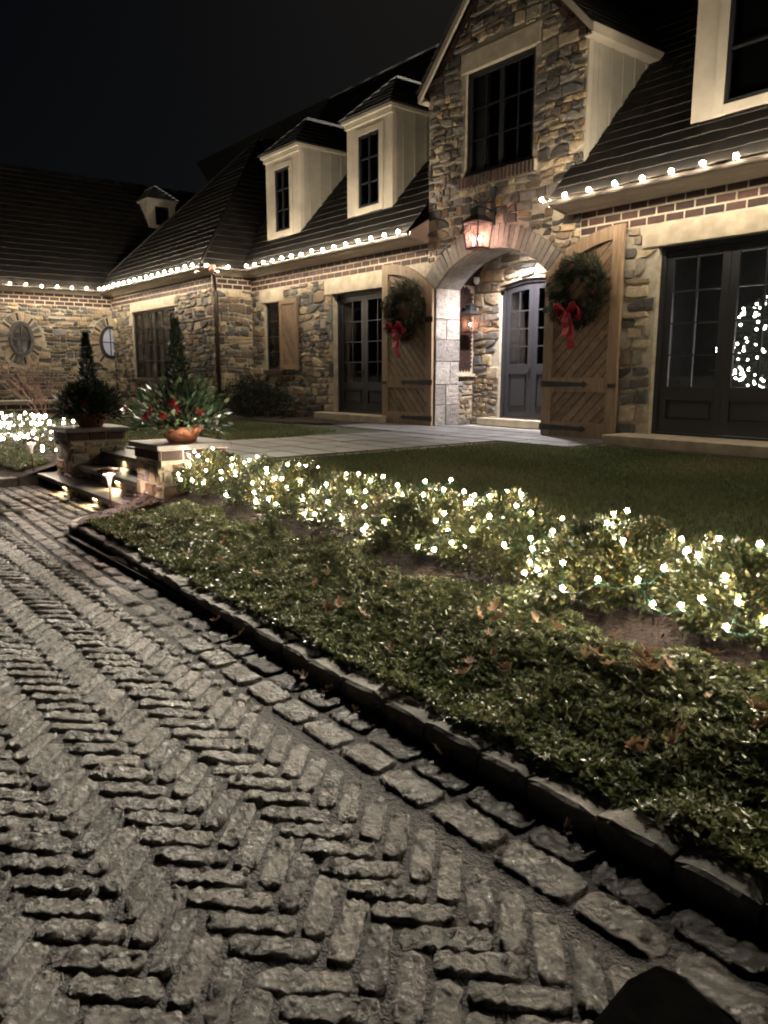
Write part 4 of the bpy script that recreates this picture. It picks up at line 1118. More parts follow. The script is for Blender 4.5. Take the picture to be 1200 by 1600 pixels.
def dormer(xc, yfr, wd, ztop, label, win=(.66, 1.42), face='Y', zbot=None):
    """wall dormer: trim front with window, board cheeks, hipped roof"""
    if face == 'Y': fr = Frame((xc, yfr, 0), (1, 0, 0), (0, -1, 0))
    else: fr = Frame((xc, yfr, 0), (0, 1, 0), (1, 0, 0))
    h = wd / 2; off = (yfr - EY) if face == 'Y' else ((XL + OV) - xc)
    zb = ROOF_Z + SLOPE * off - .05 if zbot is None else zbot
    dep = (ztop - (ROOF_Z + SLOPE * off)) / SLOPE + .2
    w0, w1 = -win[0] / 2, win[0] / 2; wz0 = zb + .20; wz1 = wz0 + win[1]
    f = MB()
    for (a0, a1, z0, z1, d1) in ((-h, w0, zb, ztop, 0), (w1, h, zb, ztop, 0), (w0, w1, zb, wz0, 0), (w0, w1, wz1, ztop, 0)):
        fbox(f, fr, a0, a1, z0, z1, -.05, d1)
    root = f.build('dormer', 'trim', house); setp(root, label=label)
    t = MB()
    for (a0, a1, z0, z1) in ((w0 - .13, w0, wz0 - .12, wz1 + .12), (w1, w1 + .13, wz0 - .12, wz1 + .12), (w0, w1, wz0 - .12, wz0), (w0, w1, wz1, wz1 + .12)): fbox(t, fr, a0, a1, z0, z1, 0, .022)
    t.build('window_trim', 'trim', root, bevel=.004)
    t = MB(); fbox(t, fr, -h - .04, h + .04, ztop - .10, ztop - .0, -.06, .05); fbox(t, fr, -h - .09, h + .09, ztop, ztop + .06, -dep, .11); t.build('dormer_cornice', 'trim', root)
    wf = MB(); e = .05
    for (a0, a1, z0, z1) in ((w0, w0 + e, wz0, wz1), (w1 - e, w1, wz0, wz1), (w0 + e, w1 - e, wz0, wz0 + e), (w0 + e, w1 - e, wz1 - e, wz1)): fbox(wf, fr, a0, a1, z0, z1, -.05, .006)
    fbox(wf, fr, -.018, .018, wz0 + e, wz1 - e, -.04, .004)
    for k in (1, 2): zz = wz0 + (wz1 - wz0) * k / 3; fbox(wf, fr, w0 + e, w1 - e, zz - .012, zz + .012, -.038, .002)
    wf.build('window_frame', 'dark', root)
    for c in (0, 1):
        for k in range(3):
            u0, u1 = (w0 + e, 0) if c == 0 else (0, w1 - e); z0, z1 = wz0 + (wz1 - wz0) * k / 3, wz0 + (wz1 - wz0) * (k + 1) / 3
            MB().quad(fr.p(u0, z0, -.03), fr.p(u1, z0, -.03), fr.p(u1, z1, -.03), fr.p(u0, z1, -.03)).build('pane', 'glass', root)
    b = MB(); fbox(b, fr, w0, w1, wz0, wz1, -.4, -.3); b.build('dark_room', 'black', root)
    for sg in (-1, 1):
        c = MB(); c.prism([fr.p(sg * h, zb, -.05), fr.p(sg * h, ztop, -.05), fr.p(sg * h, ztop, -dep), fr.p(sg * h, zb, -.06)], fr.s * (-sg * .03)); c.build('cheek', 'cheek', root)
        d = .28
        while d < dep - .15:
            zz = zb + (d - .05) * SLOPE
            c = MB(); fbox(c, fr, sg * h, sg * (h + .022), zz, ztop - .0, -d - .045, -d); c.build('batten', 'cheek', root); d += .30
        c = MB(); fbox(c, fr, sg * h, sg * (h + .02), zb + .02, ztop - .1, -.12, 0.0); c.build('corner_board', 'trim', root)
    e = .13; ap = .95 * wd * .62 + ztop + .06; r_ = MB(); A = fr.p(-h - e, ztop + .061, .15); B = fr.p(h + e, ztop + .061, .15); C_ = fr.p(0, ap, -h); D_ = fr.p(0, ap, -dep - 1.2)
    E1 = fr.p(-h - e, ztop + .061, -dep - .6); E2 = fr.p(h + e, ztop + .061, -dep - .6)
    for (P0, P1, P2, P3) in ((A, B, C_, C_), (B, E2, D_, C_), (E1, A, C_, D_)):
        nr = (P1 - P0).cross(P3 - P0 if (P3 - P0).length > .01 else P2 - P0).normalized()
        if nr.z < 0: nr = -nr
        for k in range(7):
            t0, t1 = k / 7, (k + 1) / 7; a, b_, c, d = P0.lerp(P3, t0), P1.lerp(P2, t0), P1.lerp(P2, t1), P0.lerp(P3, t1)
            r_.add([a, b_, b_ + nr * .02, a + nr * .02, c + nr * .002, d + nr * .002], [(0, 1, 2, 3), (3, 2, 4, 5)])
    r_.build('dormer_roof', 'roof', root)
    return root
dormer(-16.80, 10.19, 1.50, 6.66, 'smaller looking cream dormer, left one of the pair left of the gable', (.66, 1.42))
dormer(-13.40, 10.21, 1.50, 6.66, 'cream dormer close beside the left side of the stone gable', (.70, 1.42))
dormer(-5.10, 10.25, 2.20, 7.1, 'cream dormer with large dark window right of the gable', (1.32, 2.0))
dormer(-27.2, 11.55, .95, 7.45, 'small cream dormer on the far roof', (.5, .62), face='X', zbot=6.45)

# downspout on the wing corner
q = MB(); q.tube([(XR + .47, YW - .22, 4.0), (XR + .45, YW - .16, 3.86), (XR + .12, YW + .04, 3.62), (XR + .09, YW + .07, 3.50), (XR + .09, YW + .07, .5)], .05, 8)
q.build('downspout', 'downspout', house, smooth=True)
q = MB(); q.lathe([(.05, 0), (.09, .06), (.10, .14), (.10, .17)], (XR + .47, YW - .22, 3.92), 8); q.build('gutter_outlet', 'copper', house)

# dome camera in the vestibule
q = MB(); q.lathe([(.06, .08), (.065, .03), (.062, 0), (.045, -.04), (.02, -.06)], (-11.13, VEST_Y1 - .09, 3.28), 12)
setp(q.build('dome_camera', 'white', smooth=True), 'small white dome security camera high in the entrance corner', 'camera')

# ================================================================== LAMPS
def ico(r, sub=1):
    import bmesh
    bm = bmesh.new(); bmesh.ops.create_icosphere(bm, subdivisions=sub, radius=r); me = bpy.data.meshes.new('bulb'); bm.to_mesh(me); bm.free()
    me.polygons.foreach_set('use_smooth', np.ones(len(me.polygons), bool)); return me

def bulb_mesh(core, halo, mat):
    import bmesh
    bm = bmesh.new(); bmesh.ops.create_icosphere(bm, subdivisions=1, radius=core)
    n0 = len(bm.faces)
    bmesh.ops.create_icosphere(bm, subdivisions=2, radius=halo); bm.faces.ensure_lookup_table()
    for k, f in enumerate(bm.faces): f.material_index = 0 if k < n0 else 1; f.smooth = True
    me = bpy.data.meshes.new('bulb'); bm.to_mesh(me); bm.free(); me.materials.append(M[mat]); me.materials.append(M['haloshell']); return me
EB = bulb_mesh(.028, .046, 'bulb')
SKM = MB().tube([(0, 0, -.065), (0, 0, -.028)], .014, 6).mesh('socket'); SKM.materials.append(M['blackwire'])
def eave_string(pts, label):
    root = thing('eave_light_string', pts[0], label, 'string lights', 'warm bulb strings along the gutters')
    sags = []
    for a, b in zip(pts, pts[1:]):
        a, b = Vector(a), Vector(b); n_ = max(1, round((b - a).length / .43))
        for k in range(n_):
            p = a.lerp(b, (k + .5) / n_); p.z += random.uniform(-.012, .012)
            sags.append(p)
    wire = []
    for p, q_ in zip(sags, sags[1:]):
        wire += [p + Vector((0, 0, -.045)), (p + q_) / 2 + Vector((0, 0, -.065))]
    wire.append(sags[-1] + Vector((0, 0, -.045)))
    MB().tube(wire, .005, 4).build('wire', 'blackwire', root)
    for p in sags:
        b_ = link('bulb', EB, None, root, p)
        k_ = bpy.data.objects.new('socket', SKM); COL.objects.link(k_); k_.parent = b_
ZE = 4.075; GO = .660
eave_string([(XR + GO + .1, YF - GO, ZE), (BX0 + .1, YF - GO, ZE)], 'warm bulb string along the gutter between the wing and the stone gable')
eave_string([(BX1 - .45, YF - GO, ZE), (X_END, YF - GO, ZE)], 'warm bulb string along the gutter right of the stone gable')
eave_string([(XL + GO, YW - GO, ZE), (XR + GO - .1, YW - GO, ZE), (XR + GO, YF - GO - .05, ZE)], 'warm bulb string along the gutter of the projecting wing')
eave_string([(XL + GO, 3.0, ZE), (XL + GO, YW - GO - .1, ZE)], 'warm bulb string along the far left gutter above oval windows')

# copper lantern over the arch
def lantern(c, s, label, plate, scroll=True, flame='flame', spots=((-.07, -.03), (.07, -.02), (.0, .06))):
    cx, cy, cz = c
    root = thing('copper_lantern', (cx, cy, cz - .28 * s), label, 'lantern')
    w0, w1 = .135 * s, .18 * s; zb, zt = cz - .26 * s, cz + .16 * s
    cor = [(-1, -1), (1, -1), (1, 1), (-1, 1)]
    fm = MB()
    for (a, b) in cor: fm.tube([(cx + a * w0, cy + b * w0, zb), (cx + a * w1, cy + b * w1, zt)], .016 * s, 4)
    for z_, w_ in ((zb, w0), (zt, w1)):
        for k in range(4):
            (a, b), (a2, b2) = cor[k], cor[(k + 1) % 4]; fm.tube([(cx + a * w_, cy + b * w_, z_), (cx + a2 * w_, cy + b2 * w_, z_)], .016 * s, 4)
    fm.build('frame', 'iron', root)
    MB().box((cx - w0, cy - w0, zb - .02 * s), (cx + w0, cy + w0, zb - .005 * s)).build('base', 'copper', root)
    rf = MB(); v = [(cx + a * w1 * 1.12, cy + b * w1 * 1.12, zt) for a, b in cor] + [(cx + a * w1 * .5, cy + b * w1 * .5, zt + .10 * s) for a, b in cor] + [(cx + a * w1 * .5, cy + b * w1 * .5, zt + .20 * s) for a, b in cor] + [(cx + a * w1 * .62, cy + b * w1 * .62, zt + .205 * s) for a, b in cor] + [(cx, cy, zt + .27 * s)] * 4
    rf.add(v, [(i * 4 + k, i * 4 + (k + 1) % 4, (i + 1) * 4 + (k + 1) % 4, (i + 1) * 4 + k) for i in range(4) for k in range(4)]); rf.build('lantern_roof', 'iron', root)
    for k in range(4):
        (a, b), (a2, b2) = cor[k], cor[(k + 1) % 4]
        MB().quad((cx + a * w0, cy + b * w0, zb), (cx + a2 * w0, cy + b2 * w0, zb), (cx + a2 * w1, cy + b2 * w1, zt), (cx + a * w1, cy + b * w1, zt)).build('pane', 'lanternglass', root)
    for (dx, dy) in spots:
        x_, y_ = cx + dx * s, cy + dy * s
        MB().lathe([(.014, 0), (.014, .11)], (x_, y_, zb), 8).build('candle', 'white', root)
        MB().lathe([(.006, 0), (.017, .022), (.013, .045), (.002, .07)], (x_, y_, zb + .112), 8).build('flame_bulb', flame, root, smooth=True)
    (px_, py_, pz_) = plate
    arm = MB()
    if scroll:
        arm.box((px_ - .05, py_ - .03, pz_ - .32), (px_ + .05, py_ - .002, pz_ + .26)); arm.box((px_ - .065, py_ - .045, pz_ + .26), (px_ + .065, py_, pz_ + .30))
        zt2 = zt + .27 * s; pts = [(px_, py_ - .03, pz_ - .1)]
        n_ = 22; r0 = .20
        ccy, ccz = cy + .10, zt2 + .24
        for k in range(n_ + 1):
            a = -2.2 + k / n_ * (2 * math.pi + 1.3); rr = r0 * (1 if k < 15 else 1 - (k - 15) / 10)
            pts.append((px_ + (cx - px_) * min(1, k / 8), ccy - rr * math.cos(a) * -1 * 1.0, ccz + rr * math.sin(a)))
        arm.tube(pts, .014, 6); arm.tube([(cx, cy, zt + .26 * s), (cx, cy + .02, zt2 + .06)], .012, 6)
        arm.tube([(px_, py_ - .02, pz_ + .05), (cx, cy + .02, zt2 + .06)], .016, 6)
    else:
        arm.box((px_ - .002, py_ - .05, pz_ - .18), (px_ + .025, py_ + .05, pz_ + .2)); arm.tube([(px_, py_, pz_ + .16), (cx, cy, zt + .24 * s)], .012, 6)
    arm.build('bracket', 'iron', root)
lantern((-9.62, 9.62, 3.84), 1.0, 'large copper lantern with glowing candle bulbs above the entrance arch', (-9.70, YF - .03, 4.33))
lantern((VX0 + .18, 10.93, 2.52), .8, 'copper wall lantern inside the entrance on the brick panel', (VX0 + .012, 10.93, 2.6), scroll=False, flame='flame2', spots=((0, 0),))

# recessed downlight in the vestibule vault
dl = thing('recessed_downlight', (-9.8, 10.72, 3.62), 'bright recessed ceiling light inside the entrance arch', 'ceiling light')
MB().lathe([(.09, .03), (.09, 0), (.075, 0), (.07, .02)], (-9.8, 10.86, 3.80), 16).build('trim_ring', 'white', dl)
MB().lathe([(.068, .008), (.068, .004)], (-9.8, 10.86, 3.80), 16).build('lens', 'downlamp', dl)
ld = bpy.data.lights.new('downlight_beam', 'SPOT'); ld.energy = 115.0; ld.spot_size = R(150); ld.spot_blend = 1.0; ld.shadow_soft_size = .06; ld.color = (1, .93, .92)
lo = bpy.data.objects.new('downlight_beam', ld); COL.objects.link(lo); lo.location = (-9.8, 10.78, 3.76); lo.rotation_euler = (R(-17), 0, 0); parent(lo, dl)

# ------------------------------------------------------------------ steps
steps = thing('entry_steps', (-9.2, 3.0, 0), 'three bluestone garden steps with lights under the treads', 'steps')
m_ = MB(); m_.box((-11.0, 2.86, -.05), (-8.1, 3.14, .10)); m_.box((-10.34, 3.14, -.05), (-8.06, 3.48, .265)); m_.box((-10.34, 3.48, -.05), (-8.06, 4.0, .425)); m_.build('riser', 'mortar', steps)
FA = Frame((0, 2.86, 0), (1, 0, 0), (0, -1, 0)); FB = Frame((0, 3.14, 0), (1, 0, 0), (0, -1, 0)); FC = Frame((0, 3.48, 0), (1, 0, 0), (0, -1, 0))
SST = Pieces('riser_stone', 'far_riser_stones', 'stone', steps)
for fr_, z0, z1, a0, a1 in ((FA, 0.0, .10, -11.0, -8.1), (FB, .165, .265, -10.34, -8.06), (FC, .325, .425, -10.34, -8.06)):
    a = a0
    while a < a1 - .05:
        L = random.uniform(.2, .42); box_piece(SST, fr_, steps, a + .012, min(a1, a + L) - .012, z0 + .008, z1 - .004, -.01, .02); a += L
SST.flush()
for (x0, x1, y0, y1, z_) in ((-11.17, -7.90, 2.76, 3.20, .16), (-10.345, -8.055, 3.05, 3.52, .325), (-10.345, -8.055, 3.40, 3.82, .485)):
    MB().box((x0, y0, z_ - .058), (x1, y1, z_)).build('tread', 'tread', steps, bevel=.008)
def step_lamp(x, y, z, label):
    r_ = thing('step_lamp', (x, y, z), label, 'step light', 'step lamps under the treads')
    MB().box((x - .07, y + .0, z - .018), (x + .07, y + .03, z + .022)).build('housing', 'copper', r_)
    MB().box((x - .055, y - .012, z - .012), (x + .055, y - .002, z + .006)).build('lens', 'steplamp', r_)
    ld = bpy.data.lights.new('step_lamp_beam', 'AREA'); ld.energy = .45; ld.size = .09; ld.color = (1, .72, .36); ld.spread = R(150)
    lo = bpy.data.objects.new('step_lamp_beam', ld); COL.objects.link(lo); lo.location = (x, y - .025, z); lo.rotation_euler = (R(-38), 0, 0); parent(lo, r_)
step_lamp(-10.15, 2.835, .075, 'left lit step lamp under the bottom tread')
step_lamp(-8.98, 2.835, .075, 'right lit step lamp under the bottom tread')
step_lamp(-9.0, 3.115, .24, 'lit step lamp under the middle tread')
step_lamp(-9.60, 3.455, .40, 'lit step lamp under the top tread')

# ------------------------------------------------------------------ stone pillars
def pillar(x0, x1, y0, y1, label):
    root = thing('stone_pillar', ((x0 + x1) / 2, (y0 + y1) / 2, 0), label, 'pillar', 'stone pillars flanking the steps')
    body = MB().box((x0, y0, -.05), (x1, y1, .745)).build('body', 'mortar', root)
    ps = Pieces('stone', 'small_stones', 'stone', root, 200); pb = Pieces('brick', 'small_bricks', 'brick', root, 200)
    fronts = [(Frame((0, y0, 0), (1, 0, 0), (0, -1, 0)), x0, x1), (Frame((x1, 0, 0), (0, 1, 0), (1, 0, 0)), y0, y1), (Frame((x0, 0, 0), (0, -1, 0), (-1, 0, 0)), -y1, -y0), (Frame((0, y1, 0), (-1, 0, 0), (0, 1, 0)), -x1, -x0)]
    for fr_, a0, a1 in fronts:
        rubble(fr_, body, a0, a1, .02, .625, radii=(.05, .075, .10), an=1.35, gap=.024, pieces=ps, depth=.028, tint=lambda: random.uniform(.45, 1))
        n_ = 3; L = (a1 - a0) / n_
        for k in range(n_): box_piece(pb, fr_, body, a0 + k * L + .008, a0 + (k + 1) * L - .008, .638, .735, -.01, .02)
    ps.flush(); pb.flush()
    MB().box((x0 - .06, y0 - .06, .745), (x1 + .06, y1 + .06, .80)).build('cap', 'tread', root, bevel=.008)
pillar(-8.05, -7.38, 3.0, 3.70, 'right stone pillar by the steps with brick course and bluestone cap')
pillar(-11.02, -10.35, 3.0, 3.70, 'left stone pillar by the steps with brick course and bluestone cap')

# ------------------------------------------------------------------ path lights
def path_light(x, y, z, h, label, cap=True):
    root = thing('path_light', (x, y, z), label, 'path light', 'copper trumpet path lights')
    MB().lathe([(.010, 0), (.010, h * .62)], (x, y, z), 8).build('stem', 'copper', root, smooth=True)
    MB().lathe([(.012, h * .58), (.016, h * .7), (.028, h * .80), (.050, h * .88), (.056, h * .89)], (x, y, z), 14).build('trumpet', 'trumpetglow', root, smooth=True)
    r_ = .115 if cap else .085
    MB().lathe([(.006, h * .975), (r_ * .82, h * .978), (r_ * .80, h * .985), (.006, h * .987)], (x, y, z), 16).build('lens', 'pathlamp', root)
    MB().lathe([(.006, h * .88), (.006, h * .99), (r_ * .5, h * 1.0), (r_, h * .965), (r_ * 1.01, h * .97), (r_ * .96, h * 1.01), (.02, h + .02), (.004, h + .025)], (x, y, z), 18).build('cap', 'copper', root, smooth=True)
path_light(-7.76, 2.60, .10, .45, 'copper path light in front of the right stone pillar')
path_light(-11.30, 2.75, .15, .46, 'copper path light in the left bed before the left pillar', False)
path_light(-13.46, 4.83, PZ, .46, 'copper path light on the lawn behind the left pillar', False)
path_light(-10.85, 5.33, PZ, .44, 'copper path light beside the paved path behind the right pillar', False)

# ================================================================== PLANTS
# lawn grass
def grass(n, xr, yr, keep, name, label, hmin=.025, hmax=.06):
    x = rng.uniform(*xr, n); y = rng.uniform(*yr, n); k = np.array([keep(a, b) for a, b in zip(x, y)]); x, y = x[k], y[k]; n = len(x)
    dist = np.hypot(x, y); P = np.stack([x, y, np.full(n, PZ - .022)], 1)
    D = np.stack([rng.normal(0, .45, n), rng.normal(0, .45, n), np.ones(n)], 1)
    pn = np.array([nz(a * .8, b * .8) for a, b in zip(x, y)])
    me = leaf_cloud(name, P, D, rng.uniform(hmin, hmax, n) * (1 + .4 * pn), .006 + .0007 * dist, np.clip(.45 + .5 * pn + rng.normal(0, .22, n), 0, 1), .1)
    setp(link(name, me, 'grass'), label, 'grass', kind='stuff')
def keep_r(x, y):
    if y < 3.72 + .1 * nz(x * 2, 0): return False
    if x < -8.02 and y < 8.6: return False
    lim = 8.45 if x < -8.0 else 8.45 + min(1, (x + 8.0) / 1.2) * .75
    if x > -6.7: lim = 9.25
    return y < lim
grass(130000, (-8.6, 1.6), (3.6, 9.3), keep_r, 'grass', 'short green lawn between the lit hedge and the house')
grass(60000, (-19, -10.6), (4.2, 9.0), lambda x, y: x < -10.68 - max(0, y - 6) * .42 and not (y > 8.2 - .5 * nz(x, 1)) , 'grass', 'short green lawn left of the paved path')
# dark bed along the house
sheet('house_bed', -6.7, X_END, 9.22, 9.5, 30, 3, lambda x, y: PZ + .012 * nz(x * 4, y * 4), 'mulch')
sheet('foundation_bed', -18.28, -12.65, 8.3, 10.08, 30, 10, lambda x, y: PZ + .01 + .012 * nz(x * 4, y * 4), 'mulch', lambda x, y: y > 8.5 + .3 * nz(x, 1) + max(0, x + 14.2) * .55)

# ground cover on the bank
def cover(n, xr, keep, name, label, zf, y_of):
    x = rng.uniform(0, 1, n) ** 1.0 * (xr[1] - xr[0]) + xr[0]; y = y_of(x, rng.uniform(0, 1, n))
    k = np.array([keep(a, b) for a, b in zip(x, y)]); x, y = x[k], y[k]; n = len(x)
    lump = np.array([nz(a * 3.3, b * 3.3) + .6 * nz(a * 8, b * 8, 4) for a, b in zip(x, y)])
    z = np.array([zf(a, b) for a, b in zip(x, y)]) + np.clip(.05 + .032 * lump, .01, .2) * rng.uniform(.3, 1.15, n)
    # whorls: five leaves from one point
    m5 = 5; P = np.repeat(np.stack([x, y, z], 1), m5, 0); a = np.repeat(rng.uniform(0, 6.28, n), m5) + np.tile(np.arange(m5) * 2 * math.pi / m5, n) + rng.normal(0, .3, n * m5)
    el = rng.normal(.45, .35, n * m5); D = np.stack([np.cos(a) * np.cos(el), np.sin(a) * np.cos(el), np.sin(el)], 1)
    rn = np.clip(np.repeat(.42 + .25 * lump + rng.normal(0, .15, n), m5) + rng.normal(0, .12, n * m5), 0, 1)
    L = rng.uniform(.018, .038, n * m5)
    me = leaf_cloud(name, P, D, L, L * rng.uniform(.45, .65, n * m5), rn, .12)
    setp(link(name, me, 'cover'), label, 'ground cover', kind='stuff')
def keep_c(x, y):
    yb = 3.03 + .22 * nz(x * 1.3, 3) + .08 * nz(x * 5, 8)
    if x < -6.9: yb = min(yb, 3.0 - (-6.9 - x) * .9)
    y0 = curb_y(max(-7.6, min(0, x))) + .10 + .05 * nz(x * 4, 5)
    return y0 < y < yb and nz(x * 2.2, y * 2.2, 6) > -.72
cover(42000, (-7.35, 1.2), keep_c, 'ground_cover', 'low glossy green ground cover on the bank behind the stone kerb', lambda x, y: ground_z(x, y), lambda x, u: 2.0 + u * 1.15)
cover(5000, (-16, -11.5), lambda x, y: True, 'ground_cover', 'low green ground cover in the far left bed', lambda x, y: .09 + .36 * min(1, max(0, (y - 2.4) / 1.5)), lambda x, u: 2.6 + u * .45)
# trailing stems
q = MB()
for _ in range(90):
    x, y = random.uniform(-6.5, -.2), random.uniform(2.15, 2.85); a = random.uniform(0, 6.28); L = random.uniform(.12, .35); pts = []
    for k in range(6):
        t = k / 5; px_, py_ = x + math.cos(a + t) * L * t, y + math.sin(a + t) * L * t * .6
        pts.append((px_, py_, ground_z(px_, py_) + .08 + .05 * math.sin(t * 3.1) + .01 * nz(x * 9, t * 3)))
    q.tube(pts, .0022, 3)
setp(q.build('trailing_stems', 'stemg'), 'thin trailing stems lying over the ground cover', 'stems', kind='stuff')
# bark chips
n = 9000; x = rng.uniform(-8.0, 1.0, n); y = rng.uniform(2.15, 3.9, n)
k = np.array([(b > 2.75 and a > -7.3) or (a < -6.7 and b > 2.13 + max(0, -7.3 - a)) for a, b in zip(x, y)]); k &= ~((x < -7.35) & (y > 3.0)); x, y = x[k], y[k]; n = len(x)
z = np.array([ground_z(a, b) if a > -7.33 else .10 + .16 * max(0, (b - 2.2) / .8) for a, b in zip(x, y)]) + .004
me = leaf_cloud('bark_chips', np.stack([x, y, z], 1), rand_dirs(n) * np.array([1, 1, .35]), rng.uniform(.02, .05, n), rng.uniform(.008, .018, n), rng.uniform(0, 1, n), .3)
setp(link('bark_chips', me, 'chips'), 'shredded brown bark mulch on the planting bed', 'mulch', kind='stuff')

# boxwood hedge
def shrub(name, c, rx, ry, h, nleaf, mat, label, cat, group, size=.022, seed=0, stems=True):
    root = thing(name, c, label, cat, group)
    d = rand_dirs(nleaf, -.25)
    rr = rng.uniform(.45, 1.0, nleaf) ** .4
    lump = np.array([1 + .30 * nz(a * 2.2 + seed, b * 2.2, e * 2.2) + .22 * nz(a * 5 + seed, b * 5, e * 5) for a, b, e in d])
    rr = rr * lump
    P = np.stack([c[0] + d[:, 0] * rx * rr, c[1] + d[:, 1] * ry * rr, c[2] + h * .18 + np.maximum(d[:, 2], -.2) * h * .85 * rr], 1)
    P[:, 2] = np.maximum(P[:, 2], c[2] + .01)
    D = d + rng.normal(0, .7, (nleaf, 3)) + np.array([0, 0, .3])
    L = rng.uniform(.7, 1.3, nleaf) * size
    rn = np.clip(rng.normal(.45, .2, nleaf) + .25 * np.array([nz(a * 4, b * 4, e * 4) for a, b, e in P]), 0, 1)
    link('foliage', leaf_cloud('foliage', P, D, L, L * .55, rn, .15), mat, root)
    if stems:
        s_ = MB()
        for k in range(14):
            a = random.uniform(0, 6.28); e = random.uniform(.3, .95); t = Vector((c[0] + math.cos(a) * rx * e, c[1] + math.sin(a) * ry * e, c[2] + h * random.uniform(.35, .75)))
            b = Vector((c[0] + math.cos(a) * .06, c[1] + math.sin(a) * .06, c[2] - .02)); s_.tube([b, b.lerp(t, .5) + Vector((0, 0, .03)), t], .008, 4, .003)
        s_.build('stems', 'bark', root)
    return root
ordn = ['first', 'second', 'third', 'fourth', 'fifth', 'sixth', 'seventh', 'eighth', 'ninth', 'tenth', 'eleventh', 'twelfth', 'thirteenth', 'fourteenth', 'fifteenth']
hedge = []
x = -6.95; k = 0
while x < 1.4:
    rx = random.uniform(.40, .50); c = (x, 3.40 + random.uniform(-.05, .05), ground_z(x, 3.35)); h = random.uniform(.33, .39)
    if k == 0: c = (x - .05, 3.42, c[2])
    nl = int(13000 if x > -4 else 9000)
    shrub('boxwood_shrub', c, rx, random.uniform(.34, .40), h, nl, 'box', f'light-strung boxwood, {ordn[k]} in the hedge row counted from the right stone pillar', 'shrub', 'boxwood shrubs of the lit hedge', seed=k * 3.3, size=.033)
    hedge.append((c, rx, .37, h)); x += rx * 1.75; k += 1
lh = []
x = -11.75; k = 0
while x > -15.6:
    rx = random.uniform(.42, .5); c = (x, 3.25, .36); h = .46
    shrub('boxwood_shrub', c, rx, .42, h, 2400, 'box', f'brightly lit low shrub, {ordn[k]} in the row left of the left stone pillar', 'shrub', 'lit shrubs in the left bed', size=.03, seed=40 + k)
    lh.append((c, rx, .42, h)); x -= rx * 1.6; k += 1

def hedge_string(shrubs, per, bulb, label, wmat, minc, seed, zlo=.12):
    r_ = random.Random(seed); c0 = shrubs[0][0]
    root = thing('hedge_light_string', (c0[0], c0[1], c0[2]), label, 'string lights', 'string lights on the hedges'); P = []
    for (c, rx, ry, h) in shrubs:
        got = 0; tries = 0
        while got < per and tries < 400:
            tries += 1; a = r_.uniform(0, 6.28) if r_.random() < .45 else r_.uniform(3.6, 6.3); zz = r_.uniform(-.05, 1); rr = math.sqrt(max(0, 1 - zz * zz)); f = r_.uniform(.98, 1.18)
            p = Vector((c[0] + math.cos(a) * rr * rx * f * 1.05, c[1] + math.sin(a) * rr * ry * f, c[2] + h * .18 + max(0, zz) * h * .88 * f + r_.uniform(0, .03)))
            if any((p - o).length < minc for o in P): continue
            P.append(p); got += 1
    for p in P:
        o = link('bulb', bulb, None, root, p)
    left = P[:]; cur = left.pop(0); path = [cur]
    while left:
        nx_ = min(left, key=lambda o: (o - cur).length); left.remove(nx_)
        path += [(cur + nx_) / 2 + Vector((0, 0, -.05)), nx_ + Vector((0, 0, -.02))]
        cur = nx_
    w_ = MB(); w_.tube(path, .0018, 3)
    w_.build('wire', wmat, root)
HB = bulb_mesh(.0095, .0175, 'hbulb'); LB = bulb_mesh(.021, .034, 'lbulb')
hedge_string(hedge, 21, HB, 'white mini light string draped over the long boxwood hedge', 'wire', .12, 3)
hedge_string(lh, 15, LB, 'dense bright net lights on the low shrubs left of the steps', 'wire', .10, 5)

# dark rounded boxwoods by the house
for k, (x, y, r_, h) in enumerate(((-17.3, 9.0, .62, .78), (-16.75, 9.45, .50, .70), (-16.0, 9.25, .66, .80), (-17.75, 9.6, .45, .95))):
    shrub('round_boxwood', (x, y, PZ), r_, r_, h, 3200, 'darkbox', ['dark round boxwood in the house bed nearest the wing downspout', 'dark round boxwood under the small shuttered window', 'dark round boxwood nearest the left French door', 'dark taller boxwood in the corner behind the others'][k], 'shrub', 'dark rounded boxwoods by the house', size=.045, seed=60 + k)

# pots and planters
def pot(c, r, h, label):
    x, y, z = c
    root = thing('terracotta_pot', c, label, 'pot', 'terracotta pots on the pillars')
    MB().lathe([(r * .62, 0), (r * .9, h * .75), (r * .92, h * .76), (r * 1.02, h * .78), (r * 1.02, h), (r * .9, h), (r * .86, h * .85)], c, 20).build('bowl', 'terracotta', root, smooth=True)
    MB().lathe([(r * .86, h * .84), (.01, h * .87)], c, 16).build('soil', 'mulch', root)
def spire(c, r, h, n, label):
    root = thing('potted_conifer', c, label, 'conifer', 'slim conifers in the pillar pots')
    t = rng.uniform(0, 1, n); a = rng.uniform(0, 6.28, n); rr = r * (1 - t) ** .75 * rng.uniform(.35, 1.0, n) * (1 + .25 * np.sin(a * 3 + t * 30))
    P = np.stack([c[0] + np.cos(a) * rr, c[1] + np.sin(a) * rr, c[2] + t * h], 1)
    D = np.stack([np.cos(a), np.sin(a), rng.uniform(.2, 1.4, n)], 1) + rng.normal(0, .3, (n, 3))
    link('crown', leaf_cloud('crown', P, D, rng.uniform(.03, .075, n), rng.uniform(.008, .016, n), rng.uniform(0, 1, n), .1), 'conifer', root)
    MB().tube([(c[0], c[1], c[2] - .02), (c[0], c[1], c[2] + h * .9)], .018, 6, .004).build('trunk', 'bark', root)
